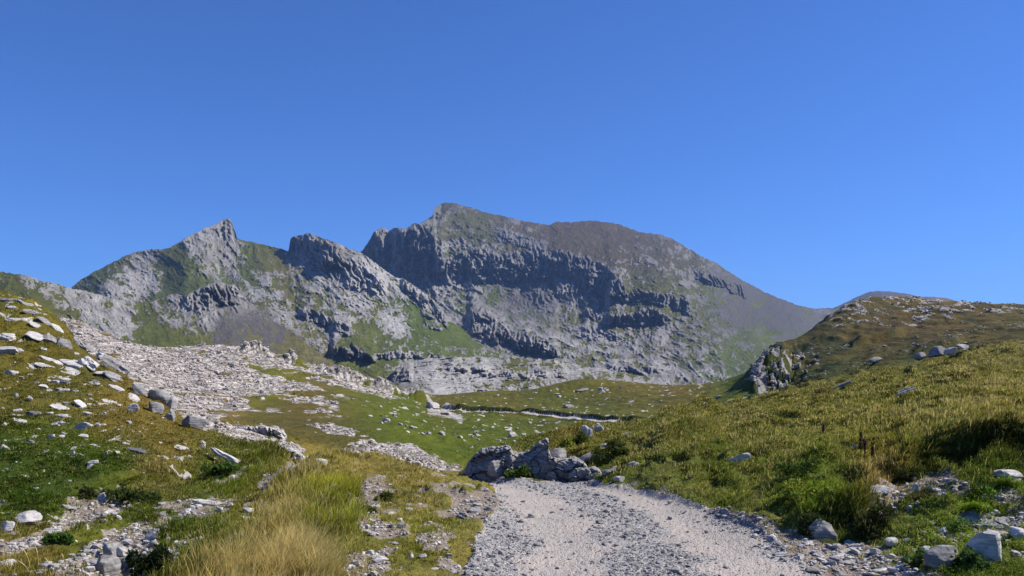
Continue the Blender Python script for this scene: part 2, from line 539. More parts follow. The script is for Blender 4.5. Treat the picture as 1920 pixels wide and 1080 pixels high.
GC = np.unique(np.concatenate([np.arange(-440, -60, 9.0), np.arange(-60, 1981, 2.0), np.arange(1981, 2361, 9.0)]))
GL = np.linspace(math.log(1.6), math.log(300.0), 1020)
_cc, _cl = np.linspace(-440, 2360, 420), np.linspace(GL[0], GL[-1], 420)
_pp, _ll = np.meshgrid(_cc, _cl)
_w = GT(_pp / 190.0, _ll * 3.6)
_ix = np.clip((GC - _cc[0]) / (_cc[1] - _cc[0]), 0, 418.999)
_iy = np.clip((GL - _cl[0]) / (_cl[1] - _cl[0]), 0, 418.999)
_xi, _fx = _ix.astype(int), _ix % 1
_yi, _fy = _iy.astype(int), (_iy % 1)[:, None]
_t = _w[:, _xi] * (1 - _fx) + _w[:, _xi + 1] * _fx
W0 = _t[_yi] * (1 - _fy) + _t[_yi + 1] * _fy
PX, LY = np.meshgrid(GC, GL)
YY = np.exp(LY)
ZZ = W0 * YY
XX = (PX - CX) * YY / F
PY = HY - F * (ZZ - EYE) / YY                              # photo row of the plain ground


def bank(Z, pts, A, sharp, fall, fade=30):
    """a step in the ground: it rises by A within `sharp` (log distance) behind the line and sinks away over `fall`"""
    pts = np.asarray(pts, float)
    jit = perlin(PX / 70, LY * 0, 4) * 0.5 * sharp + perlin(PX / 26, LY * 0, 8) * 0.25 * sharp
    lb = np.interp(PX, pts[:, 0], np.log(pts[:, 1])) + jit
    amp = A * sstep(pts[0, 0] - fade, pts[0, 0] + fade, PX) * sstep(pts[-1, 0] + fade, pts[-1, 0] - fade, PX)
    d = LY - lb
    return Z + amp * sstep(0, sharp, d) * np.exp(-np.clip(d - sharp, 0, None) / fall)


ZZ = bank(ZZ, [(1690, 11.35), (1760, 11.5), (1850, 11.3), (1960, 10.9), (2300, 10.5)], 0.30, 0.022, 0.30, 24)      # turf bank, right
ZZ = bank(ZZ, [(1232, 18.3), (1280, 19.2), (1335, 20.5)], 0.46, 0.028, 0.4, 22)                               # turf bank in the middle of the slope
ZZ = bank(ZZ, [(1498, 9.62), (1590, 9.6), (1672, 9.75)], 0.21, 0.02, 0.07, 14)                                # hummock at the road edge
ZZ = bank(ZZ, [(1290, 12.9), (1340, 13.2), (1390, 12.6)], 0.10, 0.03, 0.12, 20)
ZZ = bank(ZZ, [(1440, 12.2), (1500, 12.2), (1560, 12.6)], 0.13, 0.03, 0.14, 22)
ZZ = bank(ZZ, [(1330, 15.6), (1420, 15.2), (1540, 16.0)], 0.14, 0.03, 0.14, 25)
ZZ = bank(ZZ, [(175, 13.2), (250, 13.4), (330, 14.2)], 0.16, 0.02, 0.12, 22)                                  # dark edge on the left slope
ZZ = bank(ZZ, [(1410, 104), (1440, 103), (1475, 103)], 0.8, 0.02, 0.3, 12)                                    # cliff of the knoll
ZZ = bank(ZZ, [(450, 160), (520, 168), (600, 172), (660, 176), (720, 180), (820, 190)], 1.9 * np.clip(.62 + 1.1 * perlin(PX / 34, PX * 0, 14) + .5 * perlin(PX / 11, PX * 0, 15), .12, 1.25), 0.0062, 0.2, 20)  # dark ledge on the pale slope
ZZ = bank(ZZ, [(1600, 118), (1650, 120), (1690, 122)], 1.3, 0.015, 0.12, 14)                                  # ledges on the knoll
ZZ = bank(ZZ, [(1715, 82), (1760, 83), (1800, 84)], 0.7, 0.012, 0.1, 12)
ZZ = bank(ZZ, [(1625, 90), (1670, 91)], 0.6, 0.012, 0.1, 10)
FAR_ROAD = np.array([(820, 172), (842, 166), (900, 160), (955, 152), (987, 143), (1060, 128), (1160, 110), (1210, 104)], float)
_ly = np.interp(PX, FAR_ROAD[:, 0], np.log(FAR_ROAD[:, 1]))
_fin = sstep(815, 850, PX) * sstep(1225, 1180, PX)
_dm = (np.exp(LY) - np.exp(_ly))                           # metres beyond the middle of the far road
_cut = (0.65 + 0.45 * sstep(1000, 850, PX)) * (1 + 0.25 * perlin(PX / 30, PX * 0, 9)) * (1 - 0.55 * np.exp(-((PX - 972) / 13) ** 2))
ZZ = ZZ + _fin * (_cut * sstep(2.2 + .9 * sstep(960, 1040, PX), 3.2 + .9 * sstep(960, 1040, PX), _dm) * np.exp(-np.clip(_dm - 4, 0, None) / 14) - 0.25 * sstep(-2.4, -4.5, _dm) * np.exp(-np.clip(-_dm - 4.5, 0, None) / 10))

# hollows
ZZ = ZZ - 0.30 * np.exp(-((PX - 235) / 62) ** 2 - ((LY - math.log(7.75)) / 0.085) ** 2)
ZZ = ZZ - 0.10 * np.exp(-((PX - 600) / 50) ** 2 - ((LY - math.log(10.2)) / 0.03) ** 2)

# ---- what grows or lies where (polygons in photo pixels)
EPOLY = [(95, 560), (300, 640), (480, 640), (640, 680), (830, 740), (760, 770), (660, 765), (640, 790), (700, 810), (790, 840), (870, 880), (880, 900), (640, 890), (520, 880), (380, 810), (330, 780), (240, 715), (110, 640)]
wpx = PX + 10 * perlin(XX / 7, YY / 7, 21) * 60 / (YY + 20) + 7 * perlin(PX / 16, PY / 10, 22)
wpy = PY + 7 * perlin(PX / 22, PY / 9, 23)
FARW = sstep(34, 39, YY)
m_rock = sample(poly_mask(EPOLY, 3), wpx, wpy) * FARW
heath_polys = [[(400, 795), (440, 778), (540, 770), (630, 785), (690, 800), (742, 822), (700, 842), (640, 846), (560, 835), (520, 838), (490, 800), (430, 800)],
               [(480, 838), (530, 820), (640, 835), (620, 858), (540, 862), (490, 858)],
               [(455, 676), (500, 690), (560, 706), (640, 728), (720, 745), (760, 756), (700, 757), (600, 730), (520, 705), (470, 692)],
               [(560, 725), (640, 745), (690, 757), (640, 758), (580, 742)], [(460, 746), (560, 752), (640, 768), (560, 772), (470, 765)]]
m_heath = np.zeros_like(PX)
for hp in heath_polys:
    m_heath = np.maximum(m_heath, sample(poly_mask(hp, 2), wpx, wpy))
crag_polys = [[(385, 797), (420, 797), (430, 822), (395, 815)], [(428, 799), (535, 803), (530, 825), (450, 832), (432, 820)], [(495, 835), (530, 828), (575, 845), (565, 862), (510, 856)],
              [(600, 790), (650, 800), (740, 840), (850, 885), (820, 890), (720, 860), (640, 835)], [(560, 790), (600, 795), (640, 812), (600, 815)]]
m_crag = np.zeros_like(PX)
for cp in crag_polys:
    m_crag = np.maximum(m_crag, sample(poly_mask(cp, 1), wpx, wpy) * FARW)
basin = sample(poly_mask([(630, 757), (720, 752), (820, 742), (1000, 724), (1400, 690), (1440, 745), (1150, 805), (1000, 850), (930, 850), (880, 856), (800, 836), (740, 808), (690, 800), (640, 775)], 3), wpx, wpy) * FARW
m_rock = np.clip(m_rock * (1 - basin), 0, 1)
band = perlin(XX / 16 + YY / 24, (XX - YY * 0.5) / 5, 31)
m_rock = m_rock * (1 - m_heath * 0.95)
m_rock = np.maximum(m_rock, m_crag)
spur = sample(poly_mask([(795, 748), (835, 756), (860, 775), (880, 790), (840, 788), (805, 775)], 2), wpx, wpy) * FARW
m_rock = np.maximum(m_rock, spur * 0.9)

knoll = sstep(58, 72, YY) * sstep(1392, 1412, PX)
kcliff = sample(poly_mask([(1410, 672), (1428, 672), (1434, 700), (1442, 742), (1424, 742), (1414, 715)], 1), PX, PY) * knoll
krock = sample(poly_mask([(1440, 655), (1520, 660), (1545, 690), (1500, 742), (1440, 745)], 5), wpx, wpy) * knoll
ktop = knoll * sstep(630, 575, PY)
ROADP = [(866, 1100), (870, 1080), (884, 1040), (899, 1000), (924, 968), (938, 940), (925, 920), (892, 907), (866, 899), (826, 896), (822, 890), (858, 892), (872, 897), (930, 901), (1000, 903), (1100, 906), (1200, 921), (1300, 944), (1400, 983), (1480, 1035), (1560, 1090), (1620, 1180), (1750, 1500), (1900, 2400), (300, 2400), (720, 1500), (846, 1150)]
rd_edge = perlin(XX * 1.3, YY * 1.3, 41) * 9 + perlin(XX * 5, YY * 5, 42) * 7
_rm = poly_mask([(x, min(y, 1119)) for x, y in ROADP], 1)
near_w = sstep(26, 22, YY)
m_road = np.where(PY < 1115, sample(_rm, PX + rd_edge * sstep(880, 960, PY), PY + rd_edge * 0.1), ((PX > 866 - (PY - 1100) * 0.38 + rd_edge * 2) & (PX < 1560 + (PY - 1090) * 0.62 + rd_edge * 2)).astype(float)) * near_w
far_road = (np.abs(_dm) < 1.7 + 1.2 * sstep(960, 1040, PX) + 0.25 * perlin(PX / 9, PX * 0, 5)) & (PX > 836) & (PX < 1172)

# bare stony ground near by
bare_pts = [[(690, 890), (720, 893), (735, 905), (720, 930), (700, 965), (720, 985), (690, 1000), (670, 985), (682, 950), (675, 910)],
            [(800, 905), (830, 910), (862, 935), (840, 940), (815, 928)], [(850, 935), (935, 925), (945, 955), (900, 985), (870, 975), (845, 955)],
            [(640, 1060), (700, 1045), (745, 1050), (690, 1075), (640, 1085)], [(690, 985), (760, 975), (770, 1000), (700, 1005)], [(700, 1000), (730, 990), (720, 1010)],
            [(335, 972), (355, 950), (400, 948), (440, 945), (430, 965), (370, 975), (320, 995), (280, 1010), (290, 995)],
            [(0, 1030), (60, 1015), (140, 960), (235, 950), (240, 962), (170, 985), (80, 1025), (0, 1042)],
            [(1600, 945), (1680, 920), (1760, 890), (1800, 905), (1830, 945), (1780, 955), (1700, 955), (1650, 965), (1690, 985), (1650, 990)],
            [(1480, 1030), (1600, 1020), (1660, 1040), (1680, 1080), (1700, 1100), (1540, 1100)], [(1300, 955), (1400, 975), (1500, 1010), (1600, 1050), (1500, 1060), (1400, 1000)],
            [(60, 1085), (150, 1040), (220, 1000), (280, 990), (300, 1030), (200, 1085)], [(480, 915), (500, 890), (545, 870), (600, 868), (560, 885), (520, 905), (500, 930)]]
m_bare = np.zeros_like(PX)
for bp in bare_pts:
    m_bare = np.maximum(m_bare, sample(poly_mask(bp, 2), PX + perlin(XX * 3, YY * 3, 51) * 8, PY + perlin(XX * 4, YY * 4, 52) * 5))
_rf = sample(poly_mask([(1480, 1015), (1690, 940), (1940, 880), (1940, 1100), (1500, 1100)], 8), PX, PY)
m_bare = np.maximum(m_bare, _rf * sstep(.10, .30, fbm(XX / .55, YY / .8, 4, 57)) * .95)
_lf = sample(poly_mask([(-40, 930), (300, 930), (480, 880), (520, 920), (330, 1060), (-40, 1100)], 8), PX, PY)
m_bare = np.maximum(m_bare, _lf * sstep(.24, .40, fbm(XX / .7, YY / 1.0, 4, 58)) * .8)
_mf = sample(poly_mask([(660, 870), (860, 895), (940, 930), (880, 1100), (600, 1100), (650, 980)], 8), PX, PY)
m_bare = np.maximum(m_bare, _mf * sstep(.12, .34, fbm(XX / .45, YY / .6, 4, 59)) * .85)
m_bare *= near_w
edge_soft = np.where(PY < 1115, sample(poly_mask([(x, min(y, 1119)) for x, y in ROADP], 8), PX, PY), m_road) * near_w
m_bare = np.maximum(m_bare, np.clip(edge_soft * 1.5, 0, 1) * (0.55 + 0.45 * fbm(XX * 2.2, YY * 2.2, 3, 55)))
m_bare = np.clip(m_bare, 0, 1) * (1 - (m_road > 0.5))

# plant colour (albedo) by place
TURF = [  # column, row, colour as seen in full sun
 (40, 600, 120, 112, 50), (60, 660, 112, 98, 44), (30, 720, 104, 98, 46), (120, 740, 106, 100, 48), (230, 780, 126, 108, 54), (330, 830, 124, 108, 54), (420, 850, 112, 104, 46), (100, 840, 86, 96, 40),
 (40, 880, 70, 84, 34), (120, 900, 68, 84, 34), (220, 880, 80, 94, 36), (300, 905, 116, 102, 46), (400, 880, 82, 94, 36), (450, 880, 68, 86, 32), (480, 870, 96, 98, 42), (300, 950, 66, 78, 32), (60, 940, 70, 84, 34), (160, 1000, 104, 108, 44),
 (60, 1040, 126, 112, 58), (350, 990, 88, 98, 38), (420, 980, 100, 106, 42), (400, 1030, 62, 78, 30), (480, 960, 116, 108, 48), (500, 920, 128, 116, 54),
 (420, 1070, 150, 128, 66), (500, 1020, 140, 124, 60), (560, 960, 132, 122, 52), (600, 900, 146, 130, 64), (640, 880, 150, 134, 68), (600, 960, 112, 116, 34), (640, 940, 116, 120, 36), (560, 1050, 156, 136, 76), (640, 1040, 136, 126, 66),
 (700, 875, 136, 122, 62), (780, 890, 142, 126, 68), (760, 940, 128, 120, 60), (820, 1000, 124, 122, 62), (720, 1040, 126, 120, 62), (850, 1050, 136, 124, 72), (880, 920, 134, 126, 70), (620, 1070, 84, 98, 48),
 (1000, 850, 92, 94, 44), (1060, 820, 120, 108, 54), (1150, 810, 106, 104, 48), (1150, 890, 92, 100, 44), (1230, 800, 98, 100, 46), (1300, 780, 116, 110, 54), (1290, 860, 100, 104, 50), (1240, 910, 108, 112, 58),
 (1400, 780, 112, 108, 54), (1400, 850, 112, 112, 56), (1380, 920, 104, 108, 52), (1500, 760, 116, 110, 54), (1500, 850, 108, 110, 54), (1480, 940, 104, 114, 46), (1530, 920, 112, 122, 44), (1440, 970, 124, 122, 70),
 (1600, 740, 112, 108, 54), (1620, 820, 120, 116, 56), (1580, 900, 96, 106, 42), (1700, 720, 112, 108, 54), (1720, 790, 118, 112, 56), (1800, 700, 120, 112, 58), (1850, 760, 130, 118, 64), (1900, 690, 122, 114, 60), (1800, 820, 122, 116, 72), (1640, 890, 132, 104, 66),
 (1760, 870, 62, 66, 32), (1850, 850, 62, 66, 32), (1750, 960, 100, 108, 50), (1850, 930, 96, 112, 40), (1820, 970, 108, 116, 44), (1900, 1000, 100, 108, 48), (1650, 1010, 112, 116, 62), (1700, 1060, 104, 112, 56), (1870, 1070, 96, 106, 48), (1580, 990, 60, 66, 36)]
turf_pts = np.array([(a, b, *lin(r, g, bl)) for a, b, r, g, bl in TURF])
TURF_FAR = [(700, 770, 92, 100, 34), (760, 800, 92, 102, 30), (860, 830, 86, 98, 26), (950, 830, 90, 102, 28), (900, 790, 90, 100, 32), (850, 745, 104, 96, 40), (950, 740, 108, 98, 42), (1000, 760, 92, 96, 34), (1060, 740, 100, 98, 38), (1110, 715, 112, 102, 40),
 (1100, 770, 84, 92, 34), (1200, 730, 118, 100, 46), (1200, 760, 92, 98, 36), (1300, 730, 120, 100, 48), (1320, 755, 92, 100, 34), (1400, 710, 88, 102, 34), (1380, 740, 92, 104, 34), (560, 800, 104, 92, 50), (640, 810, 100, 94, 46), (540, 845, 96, 92, 46), (520, 690, 110, 108, 38), (650, 735, 104, 104, 42), (600, 750, 112, 96, 54), (200, 640, 120, 100, 60), (330, 660, 112, 94, 58), (400, 700, 124, 108, 66),
 (1450, 660, 92, 84, 42), (1500, 620, 104, 90, 50), (1560, 600, 98, 88, 46), (1460, 720, 66, 70, 36), (1550, 690, 70, 72, 36), (1520, 655, 84, 78, 40), (1600, 660, 92, 84, 48), (1640, 575, 96, 88, 52), (1700, 570, 98, 90, 54), (1650, 610, 116, 84, 56), (1700, 600, 128, 92, 52), (1780, 595, 124, 96, 48),
 (1750, 620, 108, 84, 66), (1850, 600, 112, 90, 56), (1850, 620, 118, 88, 48), (1900, 590, 104, 90, 54), (1600, 620, 120, 92, 52), (1600, 700, 100, 98, 48), (1700, 660, 88, 86, 46), (1800, 650, 92, 90, 46), (1880, 640, 98, 92, 46), (1480, 700, 72, 76, 36)]
turf_far = np.array([(a, b, *lin(r, g, bl)) for a, b, r, g, bl in TURF_FAR])
_sc, _sr = np.arange(-460, 2400, 12.0), np.arange(500, 1130, 8.0)
_gx, _gy = np.meshgrid(_sc, _sr)
T_NEAR = blend(turf_pts, _gx, _gy, 34)
T_FAR = blend(turf_far, _gx, _gy, 30)


def turf_colour(px, py, Y):
    ix = np.clip((px - _sc[0]) / 12.0, 0, len(_sc) - 1.001)
    iy = np.clip((py - _sr[0]) / 8.0, 0, len(_sr) - 1.001)
    xi, yi = ix.astype(int), iy.astype(int)
    fx, fy = (ix - xi)[..., None], (iy - yi)[..., None]

    def s(T):
        return (T[yi, xi] * (1 - fx) + T[yi, xi + 1] * fx) * (1 - fy) + (T[yi + 1, xi] * (1 - fx) + T[yi + 1, xi + 1] * fx) * fy
    k = sstep(36, 55, Y)[..., None]
    return s(T_NEAR) * (1 - k) + s(T_FAR) * k


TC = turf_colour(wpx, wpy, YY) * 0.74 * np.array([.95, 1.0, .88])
# brown and straw patches with a shape of their own
_b = fbm(XX / 1.7, YY / 1.7, 4, 61) * sstep(60, 30, YY) + fbm(XX / 9, YY / 9, 4, 62) * sstep(30, 60, YY)
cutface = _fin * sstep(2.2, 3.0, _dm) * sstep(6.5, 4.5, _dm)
_kd = (knoll * sstep(.0, .35, fbm(XX / 5, YY / 12, 4, 63)))[..., None]
_ko = (knoll * sstep(.05, .35, fbm(XX / 4 + 9, YY / 11, 4, 64)))[..., None]
TC = TC * (1 - .65 * _kd) + np.array(lin(56, 62, 32)) * .65 * _kd * .8
TC = TC * (1 - .3 * _ko) + np.array(lin(120, 90, 46)) * .3 * _ko * .74
TC = TC * (1 - knoll[..., None] * np.array([.20, .08, .12]))
TC = TC * (1 - .35 * cutface[..., None])  # shade on the far road's cut bank, put into its turf colour
TC = TC * (1 + 0.30 * _b[..., None] * np.array([1.3, 0.9, 0.7]))

# ---- relief of the ground
def lod(wl):
    return sstep(2.0, 5.0, wl * F / YY)


specks = sstep(.13, .26, fbm(XX / 1.5, YY / 4.6, 4, 97)) * (0.42 + 0.45 * ktop) * knoll * (.5 + .5 * sstep(-.3, .25, fbm(XX / 9, YY / 22, 3, 105)))
specks = np.maximum(specks, knoll * sstep(.30, .40, fbm(XX / .8, YY / 3.4, 4, 98)) * krock)
specks = np.maximum(specks, sstep(.50, .56, fbm(XX / 1.6, YY / 4.4, 4, 99)) * basin)
specks = np.maximum(specks, kcliff)
specks = np.maximum(specks, knoll * sstep(.08, .2, fbm(XX / 1.1, YY / 2.4, 4, 104)) * sstep(.3, .7, sample(poly_mask([(1398, 690), (1408, 664), (1445, 652), (1490, 662), (1480, 720), (1460, 745), (1420, 745), (1402, 720)], 4), PX, PY)) * .9)
onroad = np.clip(m_road, 0, 1)
veg = (1 - onroad) * (1 - 0.6 * m_bare)
disp = np.zeros_like(ZZ)
disp += veg * lod(1.8) * 0.085 * fbm(XX / 1.8, YY / 1.8, 3, 71) * sstep(70, 45, YY)
disp += veg * lod(.5) * 0.17 * (1 - 2.2 * np.abs(perlin(XX / .7, YY / .95, 72))) * sstep(5, 9, YY) * sstep(70, 45, YY) * sstep(-.4, .5, perlin(XX / 2.3, YY / 2.3, 75))
disp += veg * lod(.2) * 0.03 * fbm(XX / .21, YY / .21, 2, 73)
_w = .35 * perlin(XX * 1.1, YY * 1.1, 76)
_h1, _h2, _hc = worley(XX / .95 + _w, YY / 1.25 + _w, 23)
_hum = np.clip(.78 - _h1, 0, 1) * (.35 + .9 * _hc) * sstep(-.35, .35, fbm(XX / 2.6, YY / 3.2, 2, 77))
disp += veg * (1 - .7 * edge_soft) * lod(.4) * _hum * (0.30 * sstep(980, 1120, PX) * sstep(7, 9, YY) + 0.16 * sstep(620, 480, PX)) * sstep(70, 45, YY)
disp += m_bare * lod(.12) * 0.018 * fbm(XX / .13, YY / .13, 3, 74)
clump = np.clip(fbm(XX / 2.2, YY / 6.5, 4, 81), -.3, 1) * 0.5
disp += (knoll + basin * 0.6) * (1 - m_rock) * lod(3) * clump
disp += knoll * lod(1.2) * 0.25 * ridged(XX / 2.0, YY / 5.0, 3, 82) * (0.35 + krock) * (1 - kcliff)
_xr, _yr = XX * 0.86 + YY * 0.5, -XX * 0.5 + YY * 0.86
_xr, _yr = XX * 0.94 + YY * 0.12, (YY - XX * 0.35) * 0.2      # beds run away from the viewer
rk = ridged(_xr / 5.5, _yr / 3.6, 4, 83)
f1, f2, cid = worley(_xr / 1.9 + 0.5 * perlin(XX / 3, YY / 3, 84), _yr / 1.9 + 0.5 * perlin(XX / 3, YY / 3, 85), 3)
crack = sstep(0.0, 0.16, f2 - f1)
disp += m_rock * (0.06 + 0.94 * sstep(42, 115, YY)) * (0.30 * (rk - 0.5) + lod(1.6) * (0.40 * (cid - 0.5) * crack - 0.16 * (1 - crack)) + lod(.8) * 0.08 * fbm(XX / .9, YY / .9, 3, 86))
kwedge = sample(poly_mask([(1398, 690), (1408, 664), (1445, 652), (1500, 662), (1500, 720), (1470, 745), (1420, 745), (1402, 720)], 4), PX, PY) * knoll
disp += kwedge * (1.1 * (ridged(XX / 2.2, YY / 4.0, 4, 89) - .5) + .5 * fbm(XX / .8, YY / 1.6, 3, 90))
disp += specks * (1 - kcliff) * (0.34 * knoll + 0.22 * basin) * (.6 + .8 * perlin(XX / .8, YY / 2.2, 88))
_g1, _g2, _gc = worley(XX / .75, YY / 3.2, 17)
disp += m_crag * 0.05 * (_gc - .45)
# road: two wheel tracks, a raised stony middle, loose gravel
road_u = (XX - np.interp(YY, [1, 7.6, 9.6, 11.6, 13.5, 16, 22], [.9, 1.22, 1.3, 1.15, 0.95, 0.5, -1.2])) / 1.7
track = np.exp(-((road_u + .42) / .27) ** 2) + np.exp(-((road_u - .62) / .22) ** 2)
disp += onroad * (-0.035 * track + lod(.05) * 0.010 * fbm(XX / .06, YY / .06, 2, 91) + 0.02 * fbm(XX / .8, YY / .8, 3, 92))
ZZ = ZZ + disp
PYF = HY - F * (ZZ - EYE) / YY

cover = np.zeros(PX.shape + (3,), np.float32)
pale_n = fbm(XX / 10, YY / 10, 4, 95)
_patch = sstep(.10, .34, fbm(XX / 6, YY / 26, 4, 94) - .22 * sstep(600, 480, PX) * sstep(800, 760, PY) + .35 * fbm(XX / 1.6, YY / 5, 3, 93))
grassy = 1 - np.clip(m_rock * (1 - .85 * _patch) * (0.93 + 0.5 * fbm(XX / 3.5, YY / 3.5, 4, 96)) * (0.55 + 0.45 * sstep(0.0, 0.12, f2 - f1)), 0, 1)
near_stone = sstep(.47, .52, fbm(XX / .5, YY / .7, 3, 100)) * sstep(40, 34, YY) * sstep(600, 400, PX) * 0.8
grassy = grassy * (1 - np.maximum(specks, near_stone))
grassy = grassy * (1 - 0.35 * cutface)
cover[..., 0] = grassy * (1 - 0.9 * np.clip(m_bare * 1.15, 0, 1))
cover[..., 1] = np.clip(m_bare, 0, 1)
cover[..., 2] = np.clip(0.5 + 0.6 * pale_n + 0.3 * specks - 0.9 * cutface - 1.2 * np.maximum(kcliff, kwedge) - .25 * knoll, 0, 1)  # pale rock held back on the cut bank too, for its painted shade
gravelly = np.clip(.98 - 1.3 * track * sstep(18, 14, YY) + 0.75 * fbm(XX / .9, YY / .9, 3, 101), 0, 1)

nr, nc = PX.shape
GV = np.stack([XX, YY, ZZ], -1)
part = np.zeros((nr, nc), np.int8)
part[onroad > 0.5] = 1
part[far_road] = 2
part[(knoll > 0.5)] = 3
part[(basin > 0.5) & (knoll <= 0.5) & ~far_road] = 4
part[(FARW > 0.5) & (part == 0)] = 5
cover[part == 1, 2] = gravelly[part == 1]
cover[part == 2, 2] = 0.0
idx = np.arange(nr * nc).reshape(nr, nc)
quads = np.stack([idx[:-1, :-1], idx[:-1, 1:], idx[1:, 1:], idx[1:, :-1]], -1).reshape(-1, 4)
fpart = part[:-1, :-1].ravel()
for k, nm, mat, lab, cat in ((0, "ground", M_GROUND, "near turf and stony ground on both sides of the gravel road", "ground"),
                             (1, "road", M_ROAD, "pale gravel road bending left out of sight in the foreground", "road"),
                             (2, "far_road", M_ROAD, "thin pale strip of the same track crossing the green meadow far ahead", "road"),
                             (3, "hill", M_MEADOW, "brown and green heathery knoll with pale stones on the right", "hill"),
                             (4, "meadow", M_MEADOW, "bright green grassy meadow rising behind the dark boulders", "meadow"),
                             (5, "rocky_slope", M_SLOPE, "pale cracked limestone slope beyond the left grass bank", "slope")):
    q = quads[fpart == k]
    used, inv = np.unique(q, return_inverse=True)
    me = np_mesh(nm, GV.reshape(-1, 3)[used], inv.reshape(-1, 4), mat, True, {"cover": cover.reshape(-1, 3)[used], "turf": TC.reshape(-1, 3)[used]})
    if nm == "rocky_slope":
        me.polygons.foreach_set("use_smooth", np.zeros(len(q), bool))
    tag(link(nm, me), lab, cat, kind="structure")

# broad valley floor out to the horizon, well below the visible ground
g = np.linspace(0, 1, 60)
gx, gy = np.meshgrid(-5000 + 10000 * g, -1500 + 8000 * g)
gz = -70 + 14 * fbm(gx / 900, gy / 900, 3, 7) - 0.004 * np.clip(gy - 3000, 0, None)
ii = np.arange(3600).reshape(60, 60)
vq = np.stack([ii[:-1, :-1], ii[:-1, 1:], ii[1:, 1:], ii[1:, :-1]], -1).reshape(-1, 4)
cv = np.zeros((3600, 3))
cv[:, 0] = 0.8
me = np_mesh("valley_floor", np.stack([gx, gy, gz], -1).reshape(-1, 3), vq, M_FAR, True, {"cover": cv, "turf": np.tile(lin(90, 92, 50), (3600, 1))})
tag(link("valley_floor", me), "low green valley floor hidden behind the near slopes", "valley", kind="structure")

# ------------------------------------------------------------------ where a photo pixel meets the ground
CM = np.minimum.accumulate(PYF, 0)


def hit(px, py):
    """first ground point seen at a photo pixel: x, y, z"""
    c = int(np.clip(np.searchsorted(GC, px), 0, len(GC) - 1))
    i = int(np.searchsorted(-CM[:, c], -py))
    i = min(i, nr - 1)
    return Vector((XX[i, c], YY[i, c], ZZ[i, c])), i, c


def height_at(x, y):
    px = CX + F * x / y
    c = int(np.clip(np.searchsorted(GC, px), 0, len(GC) - 1))
    i = int(np.clip((math.log(max(y, 1.61)) - GL[0]) / (GL[1] - GL[0]), 0, nr - 1))
    return float(ZZ[i, c])
